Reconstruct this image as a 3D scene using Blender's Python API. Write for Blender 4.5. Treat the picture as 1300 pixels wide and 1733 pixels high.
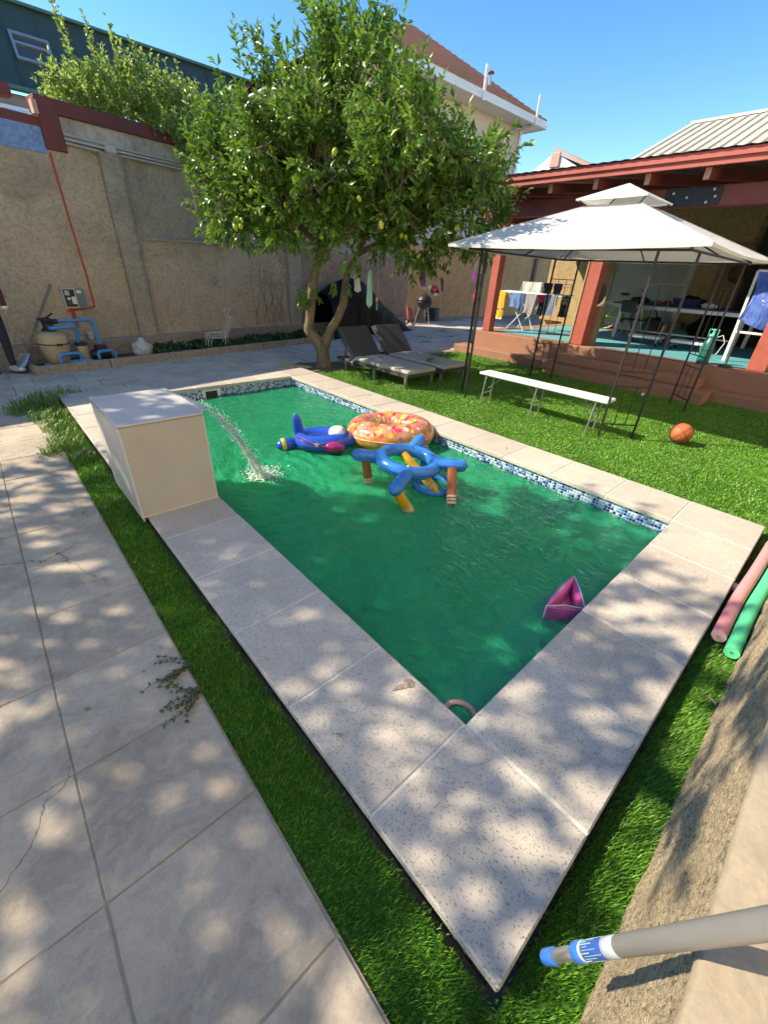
import bpy, math, random
import numpy as np
from mathutils import Vector, Matrix, noise as mnoise

for o in list(bpy.data.objects):
    bpy.data.objects.remove(o, do_unlink=True)
scene = bpy.context.scene
COL = scene.collection
RND = random.Random(7)
NR = np.random.default_rng(11)
PI = math.pi

# ------------------------------------------------------------------ camera
YAW, PITCH, ROLL = 0.759, 0.5312, 0.0559
CAM = Vector((-0.948, -0.4596, 1.5252))
_f = Vector((math.sin(YAW)*math.cos(PITCH), math.cos(YAW)*math.cos(PITCH), -math.sin(PITCH)))
_r = Vector((math.cos(YAW), -math.sin(YAW), 0)); _u = _r.cross(_f)
_r2 = math.cos(ROLL)*_r + math.sin(ROLL)*_u
_u2 = -math.sin(ROLL)*_r + math.cos(ROLL)*_u
cd = bpy.data.cameras.new("camera"); co = bpy.data.objects.new("camera", cd); COL.objects.link(co)
cd.sensor_fit = 'VERTICAL'; cd.sensor_height = 24.0; cd.sensor_width = 24.0
cd.lens = 692.6/1733*24.0; cd.clip_start = 0.02; cd.clip_end = 600
M = Matrix((( _r2.x, _u2.x, -_f.x, CAM.x), (_r2.y, _u2.y, -_f.y, CAM.y), (_r2.z, _u2.z, -_f.z, CAM.z), (0,0,0,1)))
co.matrix_world = M
scene.camera = co

# ------------------------------------------------------------------ sky, sun, exposure
SUN_EL = math.radians(39.5)
SUN_DIR = Vector((-0.707*math.cos(SUN_EL), 0.707*math.cos(SUN_EL), math.sin(SUN_EL)))   # towards the sun
world = bpy.data.worlds.new("World"); scene.world = world; world.use_nodes = True
wn = world.node_tree.nodes; wl = world.node_tree.links
bg = wn['Background']; sky = wn.new('ShaderNodeTexSky'); sky.sky_type = 'NISHITA'
sky.sun_disc = False; sky.sun_elevation = SUN_EL; sky.sun_rotation = math.radians(-45)
sky.altitude = 1500; sky.air_density = 1.0; sky.dust_density = 0.1; sky.ozone_density = 3.0
hsv = wn.new('ShaderNodeHueSaturation'); hsv.inputs['Saturation'].default_value = 1.32; hsv.inputs['Hue'].default_value = 0.506
wl.new(sky.outputs[0], hsv.inputs['Color']); wl.new(hsv.outputs[0], bg.inputs[0]); bg.inputs[1].default_value = 0.117
sd = bpy.data.lights.new("sun", 'SUN'); so = bpy.data.objects.new("sun", sd); COL.objects.link(so)
sd.energy = 2.3; sd.angle = math.radians(0.55); sd.color = (1.0, 0.985, 0.965)
so.rotation_euler = SUN_DIR.to_track_quat('Z', 'Y').to_euler(); so.location = (-6, 6, 9)
scene.view_settings.view_transform = 'Standard'; scene.view_settings.look = 'None'
scene.view_settings.exposure = 1.72; scene.view_settings.gamma = 1.0
scene.view_settings.use_white_balance = True; scene.view_settings.white_balance_temperature = 9000; scene.view_settings.white_balance_tint = 9
scene.render.engine = 'CYCLES'
scene.cycles.max_bounces = 9; scene.cycles.volume_bounces = 6; scene.cycles.use_adaptive_sampling = True; scene.cycles.adaptive_threshold = 0.03; scene.cycles.transparent_max_bounces = 16
scene.cycles.caustics_reflective = False; scene.cycles.caustics_refractive = False

# ------------------------------------------------------------------ helpers
def tag(o, label=None, cat=None, group=None, kind=None):
    if label: o['label'] = label
    if cat: o['category'] = cat
    if group: o['group'] = group
    if kind: o['kind'] = kind
    return o

def empty(name, loc=(0,0,0), rz=0, label=None, cat=None, group=None):
    o = bpy.data.objects.new(name, None); COL.objects.link(o)
    o.location = loc; o.rotation_euler = (0,0,rz); o.empty_display_size = 0.1
    return tag(o, label, cat, group)

def link(name, me, parent=None, loc=None):
    o = bpy.data.objects.new(name, me); COL.objects.link(o)
    if parent is not None: o.parent = parent
    if loc is not None: o.location = loc
    return o

def copy_tree(o, parent=None):
    c = o.copy(); COL.objects.link(c); c.parent = parent
    for ch in list(o.children): copy_tree(ch, c)
    return c

def frame_from(d):
    d = Vector(d).normalized()
    a = Vector((0,0,1)) if abs(d.z) < 0.9 else Vector((1,0,0))
    u = d.cross(a).normalized(); v = u.cross(d).normalized()
    return u, v

class MB:
    def __init__(s): s.v = []; s.f = []; s.m = []; s.mi = 0; s.sm = []; s.smooth = False
    def add(s, vs, fs):
        b = len(s.v); s.v += [tuple(p) for p in vs]
        for f in fs: s.f.append([i+b for i in f]); s.m.append(s.mi); s.sm.append(s.smooth)
        return s
    def box(s, x0, x1, y0, y1, z0, z1, R=None):
        vs = [Vector((x,y,z)) for z in (z0,z1) for y in (y0,y1) for x in (x0,x1)]
        if R is not None: vs = [R @ p for p in vs]
        return s.add(vs, [(0,2,3,1),(4,5,7,6),(0,1,5,4),(2,6,7,3),(0,4,6,2),(1,3,7,5)])
    def cbox(s, x0, x1, y0, y1, z0, z1, c=0.005, R=None):
        """box with chamfered edges"""
        lo = (x0,y0,z0); hi = (x1,y1,z1); vs = []; idx = {}
        for k in range(8):
            sg = [(k>>i)&1 for i in range(3)]
            for ax in range(3):
                p = []
                for i in range(3):
                    e = hi[i] if sg[i] else lo[i]
                    if i != ax: e += (-c if sg[i] else c)
                    p.append(e)
                idx[(k,ax)] = len(vs); vs.append(Vector(p))
        fs = []
        for ax in range(3):
            b, cc = (ax+1)%3, (ax+2)%3
            for sd_ in (0,1):
                q = []
                for (i,j) in ((0,0),(1,0),(1,1),(0,1)):
                    k = (sd_<<ax)|(i<<b)|(j<<cc); q.append(idx[(k,ax)])
                fs.append(q if sd_ else q[::-1])
        for ax in range(3):
            b, cc = (ax+1)%3, (ax+2)%3
            for i in (0,1):
                for j in (0,1):
                    k0 = (i<<b)|(j<<cc); k1 = k0|(1<<ax)
                    q = [idx[(k0,b)], idx[(k1,b)], idx[(k1,cc)], idx[(k0,cc)]]
                    fs.append(q if (i==j) == True else q[::-1])
        for k in range(8):
            q = [idx[(k,0)], idx[(k,1)], idx[(k,2)]]
            fs.append(q if bin(k).count('1')%2 == 1 else q[::-1])
        if R is not None: vs = [R @ p for p in vs]
        return s.add(vs, fs)
    def tube(s, pts, r, n=8, closed=False, cap=True, smooth=True):
        pts = [Vector(p) for p in pts]; m = len(pts)
        rs = r if isinstance(r, (list,tuple)) else [r]*m
        rings = []; u = None
        for i, p in enumerate(pts):
            if closed: d = pts[(i+1)%m] - pts[i-1]
            else: d = pts[min(i+1,m-1)] - pts[max(i-1,0)]
            d.normalize()
            if u is None: u, v = frame_from(d)
            else:
                u = (u - d*u.dot(d)).normalized()
            v = d.cross(u)
            rings.append([p + (u*math.cos(2*PI*k/n) + v*math.sin(2*PI*k/n))*rs[i] for k in range(n)])
        vs = [q for R_ in rings for q in R_]; fs = []
        for i in range(m if closed else m-1):
            a, b = i*n, ((i+1)%m)*n
            for k in range(n): fs.append((a+k, a+(k+1)%n, b+(k+1)%n, b+k))
        o = s.smooth; s.smooth = smooth; s.add(vs, fs); s.smooth = o
        if cap and not closed:
            s.add(rings[0], [tuple(range(n))[::-1]]); s.add(rings[-1], [tuple(range(n))])
        return s
    def bar(s, a, b, w, h=None):
        """rectangular bar from a to b"""
        h = h or w; a = Vector(a); b = Vector(b); u, v = frame_from(b-a)
        vs = []
        for p in (a,b):
            for (i,j) in ((-1,-1),(1,-1),(1,1),(-1,1)): vs.append(p + u*(i*w/2) + v*(j*h/2))
        return s.add(vs, [(3,2,1,0),(4,5,6,7),(0,1,5,4),(1,2,6,5),(2,3,7,6),(3,0,4,7)])
    def lathe(s, prof, n=24, c=(0,0,0), R=None, smooth=True):
        vs = []; m = len(prof); c = Vector(c)
        for (r,z) in prof:
            for k in range(n):
                p = Vector((r*math.cos(2*PI*k/n), r*math.sin(2*PI*k/n), z))
                if R is not None: p = R @ p
                vs.append(p + c)
        fs = [(i*n+k, i*n+(k+1)%n, (i+1)*n+(k+1)%n, (i+1)*n+k) for i in range(m-1) for k in range(n)]
        if prof[0][0] > 1e-5: fs.append(tuple(range(n))[::-1])
        if prof[-1][0] > 1e-5: fs.append(tuple((m-1)*n+k for k in range(n)))
        o = s.smooth; s.smooth = smooth; s.add(vs, fs); s.smooth = o
        return s
    def grid(s, fn, nu, nv, smooth=True, flip=False):
        vs = [fn(i/nu, j/nv) for j in range(nv+1) for i in range(nu+1)]
        w = nu+1; fs = []
        for j in range(nv):
            for i in range(nu):
                q = (j*w+i, j*w+i+1, (j+1)*w+i+1, (j+1)*w+i); fs.append(q[::-1] if flip else q)
        o = s.smooth; s.smooth = smooth; s.add(vs, fs); s.smooth = o
        return s
    def ell(s, c, r, nu=16, nv=10, R=None, fn=None):
        c = Vector(c); vs = []; fs = []
        for j in range(nv+1):
            t = PI*j/nv
            for i in range(nu):
                a = 2*PI*i/nu
                p = Vector((math.sin(t)*math.cos(a), math.sin(t)*math.sin(a), math.cos(t)))
                if fn: p = fn(p)
                p = Vector((p.x*r[0], p.y*r[1], p.z*r[2]))
                if R is not None: p = R @ p
                vs.append(p+c)
        for j in range(nv):
            for i in range(nu):
                fs.append((j*nu+i, (j+1)*nu+i, (j+1)*nu+(i+1)%nu, j*nu+(i+1)%nu))
        o = s.smooth; s.smooth = True; s.add(vs, fs); s.smooth = o
        return s
    def prism(s, poly, a, b):
        """extrude 2D-in-3D polygon (list of 3D points) by vector b-a"""
        n = len(poly); d = Vector(b)-Vector(a); P = [Vector(p) for p in poly]
        vs = P + [p+d for p in P]
        fs = [tuple(range(n))[::-1], tuple(range(n,2*n))] + [(i,(i+1)%n,n+(i+1)%n,n+i) for i in range(n)]
        return s.add(vs, fs)
    def mesh(s, name, mats):
        me = bpy.data.meshes.new(name); me.from_pydata([tuple(p) for p in s.v], [], s.f)
        if not isinstance(mats, (list,tuple)): mats = [mats]
        for m in mats: me.materials.append(m)
        me.polygons.foreach_set('material_index', s.m); me.polygons.foreach_set('use_smooth', s.sm)
        me.update(); return me
    def build(s, name, mats, parent=None, loc=None):
        return link(name, s.mesh(name, mats), parent, loc)

def np_mesh(name, V, F, mat, smooth=False, mi=None):
    """V (n,3), F (m,k) numpy arrays"""
    me = bpy.data.meshes.new(name); k = F.shape[1]
    me.vertices.add(len(V)); me.vertices.foreach_set('co', np.ascontiguousarray(V, dtype=np.float32).ravel())
    me.loops.add(F.size); me.loops.foreach_set('vertex_index', F.astype(np.int32).ravel())
    me.polygons.add(len(F)); me.polygons.foreach_set('loop_start', np.arange(0, F.size, k, dtype=np.int32))
    me.polygons.foreach_set('loop_total', np.full(len(F), k, dtype=np.int32))
    if not isinstance(mat, (list,tuple)): mat = [mat]
    for m in mat: me.materials.append(m)
    if mi is not None: me.polygons.foreach_set('material_index', mi.astype(np.int32))
    if smooth: me.polygons.foreach_set('use_smooth', np.ones(len(F), dtype=bool))
    me.update(calc_edges=True); me.validate(); return me

# ------------------------------------------------------------------ materials
class NT:
    def __init__(s, name):
        s.m = bpy.data.materials.new(name); s.m.use_nodes = True
        s.t = s.m.node_tree; s.n = s.t.nodes; s.l = s.t.links
        s.b = s.n['Principled BSDF']; s.out = s.n['Material Output']
    def new(s, typ, **kw):
        x = s.n.new('ShaderNode'+typ)
        for k, v in kw.items():
            if hasattr(x, k): setattr(x, k, v)
            else: x.inputs[k].default_value = v
        return x
    def w(s, a, b): s.l.new(a, b)
    def coord(s, scale=(1,1,1), world=False, kind='Object', rot=(0,0,0)):
        m = s.new('Mapping'); m.inputs['Scale'].default_value = scale; m.inputs['Rotation'].default_value = rot
        if world: g = s.new('NewGeometry'); s.w(g.outputs['Position'], m.inputs[0])
        else: g = s.new('TexCoord'); s.w(g.outputs[kind], m.inputs[0])
        return m.outputs[0]
    def noise(s, vec, scale, detail=6, rough=.6, dist=0):
        x = s.new('TexNoise'); x.inputs['Scale'].default_value = scale; x.inputs['Detail'].default_value = detail
        x.inputs['Roughness'].default_value = rough; x.inputs['Distortion'].default_value = dist
        s.w(vec, x.inputs['Vector']); return x.outputs['Fac']
    def vor(s, vec, scale, feature='F1', rand=1.0, out='Distance'):
        x = s.new('TexVoronoi'); x.feature = feature; x.inputs['Scale'].default_value = scale
        x.inputs['Randomness'].default_value = rand; s.w(vec, x.inputs['Vector']); return x.outputs[out]
    def ramp(s, fac, stops, interp='LINEAR'):
        x = s.new('ValToRGB'); x.color_ramp.interpolation = interp
        e = x.color_ramp.elements
        while len(e) < len(stops): e.new(.5)
        for i, (p, c) in enumerate(stops):
            e[i].position = p; e[i].color = (*c, 1) if not isinstance(c, (int,float)) else (c,c,c,1)
        s.w(fac, x.inputs[0]); return x.outputs[0]
    def mix(s, fac, a, b, mode='MIX'):
        x = s.new('MixRGB'); x.blend_type = mode
        for i, v in enumerate((fac, a, b)):
            if hasattr(v, 'links'): s.w(v, x.inputs[i])
            elif isinstance(v, (int,float)): x.inputs[i].default_value = v if i == 0 else (v,v,v,1)
            else: x.inputs[i].default_value = (*v, 1)
        return x.outputs[0]
    def math(s, op, a, b=0.0):
        x = s.new('Math'); x.operation = op
        for i, v in enumerate((a, b)):
            if hasattr(v, 'links'): s.w(v, x.inputs[i])
            else: x.inputs[i].default_value = v
        return x.outputs[0]
    def bump(s, h, strength=.3, dist=.01, prev=None):
        x = s.new('Bump'); x.inputs['Strength'].default_value = strength; x.inputs['Distance'].default_value = dist
        s.w(h, x.inputs['Height'])
        if prev is not None: s.w(prev, x.inputs['Normal'])
        s.w(x.outputs[0], s.b.inputs['Normal']); return x.outputs[0]
    def col(s, c):
        if hasattr(c, 'links'): s.w(c, s.b.inputs['Base Color'])
        else: s.b.inputs['Base Color'].default_value = (*c, 1)
    def set(s, **kw):
        for k, v in kw.items(): s.b.inputs[k.replace('_', ' ')].default_value = v
        return s

def simple(name, c, rough=.5, metal=0, var=.12, scale=20, bump=.05, spec=.5, sheen=0, dist=.004):
    """a plain surface with some mottling and fine relief"""
    t = NT(name); v = t.coord(world=False)
    n = t.noise(v, scale, 5); n2 = t.noise(v, scale*.17, 3)
    c0 = tuple(x*(1-var) for x in c); c1 = tuple(min(1, x*(1+var)) for x in c)
    k = t.mix(.5, n, n2)
    t.col(t.ramp(k, [(.3, c0), (.7, c1)])); t.set(Roughness=rough, Metallic=metal)
    t.b.inputs['Specular IOR Level'].default_value = spec
    t.w(t.ramp(n, [(.2, rough*.85), (.8, min(1, rough*1.15))]), t.b.inputs['Roughness'])
    if bump: t.bump(n, bump, dist)
    if sheen: t.b.inputs['Sheen Weight'].default_value = sheen
    return t.m

def glass_mat(name, c=(.8,.85,.85), rough=.03, alpha=.35):
    t = NT(name); g = t.new('BsdfGlossy'); g.inputs['Roughness'].default_value = rough; g.inputs['Color'].default_value = (.9,.95,1,1)
    tr = t.new('BsdfTransparent'); tr.inputs['Color'].default_value = (*c,1)
    fr = t.new('Fresnel'); fr.inputs['IOR'].default_value = 1.5
    k = t.math('ADD', fr.outputs[0], alpha)
    mx = t.new('MixShader'); t.w(k, mx.inputs[0]); t.w(tr.outputs[0], mx.inputs[1]); t.w(g.outputs[0], mx.inputs[2])
    t.w(mx.outputs[0], t.out.inputs[0]); return t.m

def leaf_mat(name, dark, light, yellow, gloss=.32, trans=.35):
    t = NT(name); g = t.new('NewGeometry'); r = g.outputs['Random Per Island']
    c = t.ramp(r, [(0, dark), (.55, light), (.93, light), (1.0, yellow)])
    t.col(c); t.set(Roughness=gloss); t.b.inputs['Specular IOR Level'].default_value = .6
    tl = t.new('BsdfTranslucent'); t.w(t.mix(.5, c, tuple(min(1, x*1.6) for x in light)), tl.inputs[0])
    mx = t.new('MixShader'); mx.inputs[0].default_value = trans
    t.w(t.b.outputs[0], mx.inputs[1]); t.w(tl.outputs[0], mx.inputs[2]); t.w(mx.outputs[0], t.out.inputs[0])
    return t.m

def grass_mat(name, a, b, c):
    t = NT(name); g = t.new('NewGeometry')
    v = t.coord(world=True); n = t.noise(v, 6, 4)
    k = t.mix(.35, g.outputs['Random Per Island'], n)
    cc = t.ramp(k, [(.1, a), (.55, b), (.95, c)]); t.col(cc); t.set(Roughness=.42)
    tl = t.new('BsdfTranslucent'); t.w(cc, tl.inputs[0])
    mx = t.new('MixShader'); mx.inputs[0].default_value = .25
    t.w(t.b.outputs[0], mx.inputs[1]); t.w(tl.outputs[0], mx.inputs[2]); t.w(mx.outputs[0], t.out.inputs[0])
    return t.m

def slab_mat(name, a, b, bump=.35, crack=True):
    t = NT(name); v = t.coord(world=True); oi = t.new('ObjectInfo')
    n = t.noise(v, 3.2, 8, .65); n2 = t.noise(v, 38, 6, .75, .6); n3 = t.noise(v, 260, 3, .7)
    c = t.ramp(n, [(.28, a), (.72, b)])
    c = t.mix(t.ramp(n2, [(.40, .0), (.70, .55)]), c, tuple(x*.66 for x in a))
    c = t.mix(.2, c, t.ramp(oi.outputs['Random'], [(0, tuple(x*.62 for x in a)), (1, tuple(min(1,x*1.25) for x in b))]))
    st = t.noise(v, 1.3, 7, .75, 1.6)
    c = t.mix(t.ramp(st, [(.46, 0.), (.64, .55)]), c, tuple(x*.60 for x in a))
    c = t.mix(t.ramp(t.noise(v, 9, 6, .8, .8), [(.50, 0.), (.66, .35)]), c, tuple(min(1, x*1.12) for x in b))
    h = t.mix(.5, n2, n3)
    if crack:
        wv = t.new('VectorMath'); wv.operation = 'ADD'
        nz = t.new('TexNoise'); nz.inputs['Scale'].default_value = 3.5; nz.inputs['Detail'].default_value = 5; t.w(v, nz.inputs[0])
        sc = t.new('VectorMath'); sc.operation = 'SCALE'; sc.inputs['Scale'].default_value = .35; t.w(nz.outputs['Color'], sc.inputs[0])
        t.w(v, wv.inputs[0]); t.w(sc.outputs[0], wv.inputs[1])
        d = t.vor(wv.outputs[0], .95, 'DISTANCE_TO_EDGE')
        k = t.ramp(d, [(0, .8), (.0035, 0.)])
        gate = t.ramp(t.noise(v, 1.1, 2), [(.52, 0.), (.57, 1.)])
        kk = t.math('MULTIPLY', k, gate)
        c = t.mix(kk, c, (.05,.04,.035)); h = t.mix(kk, h, 0.0)
    t.col(c); t.set(Roughness=.82); t.bump(h, bump, .012); return t.m

MAT = {}
def build_materials():
    # coping: pale reconstituted stone with little dark pits
    t = NT('coping_stone'); v = t.coord(world=True); oi = t.new('ObjectInfo')
    n = t.noise(v, 2.5, 7, .65); n2 = t.noise(v, 120, 3)
    c = t.ramp(n, [(.3, (.47,.415,.35)), (.72, (.62,.555,.475))])
    c = t.mix(.34, c, t.ramp(oi.outputs['Random'], [(0, (.40,.35,.29)), (1, (.72,.65,.56))]))
    wet = t.ramp(t.noise(v, 1.6, 4, .6, .6), [(.5, 0.), (.66, .35)]); c = t.mix(wet, c, (.37,.335,.29))
    nz = t.new('TexNoise'); nz.inputs['Scale'].default_value = 26; t.w(v, nz.inputs[0])
    sc = t.new('VectorMath'); sc.operation = 'SCALE'; sc.inputs['Scale'].default_value = .022; t.w(nz.outputs['Color'], sc.inputs[0])
    ad = t.new('VectorMath'); ad.operation = 'ADD'; t.w(v, ad.inputs[0]); t.w(sc.outputs[0], ad.inputs[1])
    mp = t.new('Mapping'); mp.inputs['Scale'].default_value = (185, 116, 100); mp.inputs['Rotation'].default_value = (0,0,.75); t.w(ad.outputs[0], mp.inputs[0])
    vo = t.new('TexVoronoi'); vo.inputs['Scale'].default_value = 1.0; t.w(mp.outputs[0], vo.inputs['Vector'])
    sep = t.new('SeparateColor'); t.w(vo.outputs['Color'], sep.inputs[0])
    thr = t.ramp(sep.outputs[0], [(.42, 0.), (.6, .34), (1, .46)])
    pit = t.math('LESS_THAN', vo.outputs['Distance'], thr)
    c = t.mix(t.math('MULTIPLY', pit, t.ramp(sep.outputs[1], [(0,.35),(1,.85)])), c, (.19,.165,.14))
    h = t.mix(t.math('MULTIPLY', pit, .9), t.mix(.5, n2, .9), 0.)
    t.col(c); t.set(Roughness=.7); t.bump(h, .5, .005); MAT['coping'] = t.m
    MAT['grout'] = simple('pale_grout', (.62,.6,.56), .8, scale=60, bump=.3)
    MAT['mortar'] = simple('dark_mortar_bed', (.09,.08,.07), .9, scale=40, bump=.5)
    MAT['slab'] = slab_mat('patio_concrete', (.40,.335,.26), (.58,.495,.395))
    MAT['slab_far'] = slab_mat('far_paving_concrete', (.46,.405,.335), (.64,.58,.50))
    MAT['joint'] = simple('paving_joint', (.33,.275,.215), .95, scale=60, bump=.4)
    MAT['soil'] = simple('dark_soil', (.07,.05,.035), .95, var=.4, scale=25, bump=.8, dist=.02)
    MAT['ground'] = simple('bare_ground', (.26,.22,.17), .95, var=.2, scale=3, bump=.4, dist=.02)
    MAT['turf_base'] = simple('turf_backing', (.035,.13,.012), .95, var=.3, scale=60, bump=.5)
    MAT['turf'] = grass_mat('turf_blade', (.018,.105,.008), (.11,.34,.03), (.36,.60,.09))
    MAT['weed'] = grass_mat('weed_blade', (.05,.15,.02), (.13,.28,.04), (.30,.38,.10))
    # painted / plastered walls
    def roughcast(name, a, b, sc=22, st=1.0, d=.06, stain=.5, dk=.5):
        t = NT(name); v = t.coord(world=True)
        n = t.noise(v, sc, 6, .65, .8); n1 = t.noise(v, 1.3, 6, .6); n2 = t.noise(v, sc*4, 4, .6)
        c = t.ramp(n1, [(.3, a), (.7, b)])
        c = t.mix(t.ramp(n, [(.35, .55 if dk > .4 else .9), (.55, 0.)]), c, tuple(x*dk for x in a))  # hollows of the relief mixed darker: crease shade put into the colour
        st_ = t.ramp(t.noise(v, .7, 6, .7, 1.5), [(.5, 0.), (.68, stain)])
        c = t.mix(st_, c, (.20,.18,.155))
        stk = t.ramp(t.noise(t.coord((1.6,1.6,.22), world=True), 2.4, 5, .65, .5), [(.54, 0.), (.74, stain*.55)]); c = t.mix(stk, c, tuple(x*.45 for x in a))
        t.col(c); t.set(Roughness=.92); t.bump(t.mix(.3, n, n2), st, d); return t.m
    MAT['roughcast'] = roughcast('tan_roughcast', (.66,.51,.345), (.80,.65,.47))
    MAT['roughcast_grey'] = roughcast('weathered_roughcast', (.52,.43,.32), (.66,.56,.43), stain=.5)
    MAT['plinth'] = roughcast('grey_plinth_render', (.32,.265,.205), (.43,.365,.29), 14, .6)
    MAT['near_wall'] = roughcast('cream_roughcast', (.50,.39,.25), (.66,.53,.35), 80, 1.0, .02, .3, .25)
    MAT['smooth_cream'] = roughcast('cream_smooth_render', (.36,.30,.215), (.45,.385,.29), 50, .15, .004, .1)
    MAT['orange_wall'] = roughcast('orange_render', (.56,.29,.12), (.66,.37,.17), 9, .15, .005, .1)
    MAT['stone_rubble'] = roughcast('rubble_wall', (.36,.26,.18), (.50,.38,.27), 7, 1.0, .05, .4)
    MAT['whitewash'] = roughcast('peeling_whitewash', (.46,.42,.35), (.62,.58,.50), 9, .4, .01, .65)
    MAT['maroon'] = simple('maroon_paint', (.17,.035,.03), .55, var=.25, scale=8, bump=.1)
    MAT['red_wood'] = simple('red_painted_timber', (.42,.10,.075), .6, var=.2, scale=9, bump=.12)
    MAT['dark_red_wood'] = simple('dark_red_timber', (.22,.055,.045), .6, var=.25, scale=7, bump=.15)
    MAT['blue_wall'] = roughcast('blue_painted_patch', (.16,.30,.56), (.27,.42,.68), 14, .4, .01, .05)
    MAT['red_line'] = simple('red_line_paint', (.50,.07,.04), .7, var=.3, scale=14, bump=.3)
    MAT['pvc_grey'] = simple('grey_conduit', (.50,.47,.42), .5, scale=10)
    MAT['terracotta'] = simple('terracotta_floor_paint', (.34,.165,.105), .7, var=.16, scale=5, bump=.15)
    MAT['turquoise'] = simple('turquoise_floor_paint', (.10,.40,.46), .5, var=.1, scale=4, bump=.08)
    MAT['ochre'] = roughcast('ochre_render', (.38,.27,.13), (.46,.34,.18), 8, .15, .005, .1)
    MAT['steel_black'] = simple('black_powder_coat', (.022,.02,.018), .4, scale=60, bump=.03)
    MAT['white_plastic'] = simple('white_plastic', (.78,.78,.76), .38, var=.04, scale=30, bump=.04)
    MAT['white_paint'] = simple('white_paint', (.74,.74,.72), .5, var=.05, scale=12, bump=.06)
    MAT['grey_steel'] = simple('grey_steel', (.42,.43,.44), .38, .7, scale=30, bump=.04)
    MAT['alu'] = simple('brushed_aluminium', (.62,.61,.58), .32, .85, scale=40, bump=.04)
    MAT['pole_grey'] = simple('grey_anodised_tube', (.30,.30,.30), .42, .4, var=.06, scale=40, bump=.03)
    MAT['blue_plastic'] = simple('blue_plastic', (.02,.17,.62), .3, var=.06, scale=30, bump=.02)
    MAT['pvc_blue'] = simple('blue_pvc_pipe', (.03,.26,.58), .32, var=.08, scale=20, bump=.02)
    MAT['black'] = simple('black_plastic', (.018,.018,.02), .45, scale=40, bump=.05)
    MAT['tan_tank'] = simple('tan_fibreglass', (.46,.36,.22), .45, var=.1, scale=14, bump=.05)
    MAT['bark'] = simple('citrus_bark', (.20,.145,.095), .9, var=.45, scale=22, bump=1.0, dist=.03)
    MAT['leaf'] = leaf_mat('citrus_leaf', (.04,.11,.014), (.15,.29,.04), (.46,.52,.08))
    MAT['leaf_light'] = leaf_mat('light_leaf', (.11,.20,.04), (.27,.38,.09), (.52,.54,.15), .4, .5)
    MAT['leaf_dark'] = leaf_mat('ground_cover_leaf', (.012,.05,.012), (.035,.11,.025), (.07,.15,.03), .5, .2)
    MAT['lemon'] = simple('lemon_skin', (.60,.52,.05), .42, var=.1, scale=60, bump=.1)
    MAT['lime'] = simple('green_citrus_skin', (.36,.47,.05), .42, var=.15, scale=60, bump=.1)
    MAT['dark_fabric'] = simple('dark_grey_mesh_fabric', (.066,.064,.066), .85, scale=180, bump=.3, dist=.002)
    MAT['tan_fabric'] = simple('beige_cushion', (.42,.385,.335), .9, var=.1, scale=90, bump=.2)
    MAT['soil_dry'] = simple('leaf_litter', (.15,.11,.07), .95, var=.5, scale=40, bump=.9, dist=.02)
    MAT['wood'] = simple('raw_timber', (.46,.33,.17), .75, var=.2, scale=8, bump=.2)
    MAT['rafter_end'] = simple('sawn_rafter_end', (.55,.33,.25), .8, var=.15, scale=12, bump=.2)
    MAT['tarp'] = simple('black_tarpaulin', (.004,.004,.0045), .6, scale=6, bump=.4, dist=.03, spec=.2)
    MAT['window_glass'] = glass_mat('window_glass', (.55,.6,.62), .03, .25)
    MAT['dark_glass'] = simple('dark_window_glass', (.06,.075,.085), .08, var=.05, bump=0)
build_materials()
# ================================================================== SETTING
G = -0.07                                   # paving / turf level; coping top is z = 0
PW, PL = 2.5166, 5.5438                     # pool inner size at the coping
CW = 0.50                                   # coping width

# ground sheet with a hole for the pool
def ring_sheet(name, ox0, ox1, oy0, oy1, ix0, ix1, iy0, iy1, z, mat):
    V = [(ox0,oy0,z),(ox1,oy0,z),(ox1,oy1,z),(ox0,oy1,z),(ix0,iy0,z),(ix1,iy0,z),(ix1,iy1,z),(ix0,iy1,z)]
    m = MB(); m.add(V, [(0,1,5,4),(1,2,6,5),(2,3,7,6),(3,0,4,7)]); return m.build(name, mat)
tag(ring_sheet('ground', -150, 200, -120, 220, -.3, PW+.3, -.3, PL+.3, -.16, MAT['ground']), kind='structure')

# ---- pool shell and underwater steps
m = MB(); x0, x1, y0, y1, zb = -.03, PW+.033, -.03, PL+.03, -1.35
m.add([(x0,y0,zb),(x1,y0,zb),(x1,y1,zb),(x0,y1,zb),(x0,y0,-.045),(x1,y0,-.045),(x1,y1,-.045),(x0,y1,-.045)],
      [(0,1,2,3),(0,4,5,1),(1,5,6,2),(2,6,7,3),(3,7,4,0)])
MAT['pool_paint'] = simple('pool_paint', (.55,.72,.66), .6, var=.1, scale=6, bump=.05)
shell = tag(m.build('pool_shell', MAT['pool_paint']), kind='structure')
for k, (ya, z) in enumerate(((.36,-.42),(.72,-.72),(1.08,-1.02))):
    m = MB(); m.cbox(x0+.004, x1-.004, y0+.004 if k == 0 else ya-.36, ya, zb+.01, z, .02); m.build('pool_step', MAT['pool_paint'], shell)
m = MB(); m.add([(x1-.01,y0+.01,-.3),(x1-.55,y0+.01,-.3),(x1-.01,y0+.75,-.3),(x1-.01,y0+.01,zb+.02),(x1-.55,y0+.01,zb+.02),(x1-.01,y0+.75,zb+.02)], [(0,2,1),(1,2,5,4)])
m.build('corner_seat', simple('yellow_green_seat', (.55,.6,.2), .6), shell)

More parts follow.
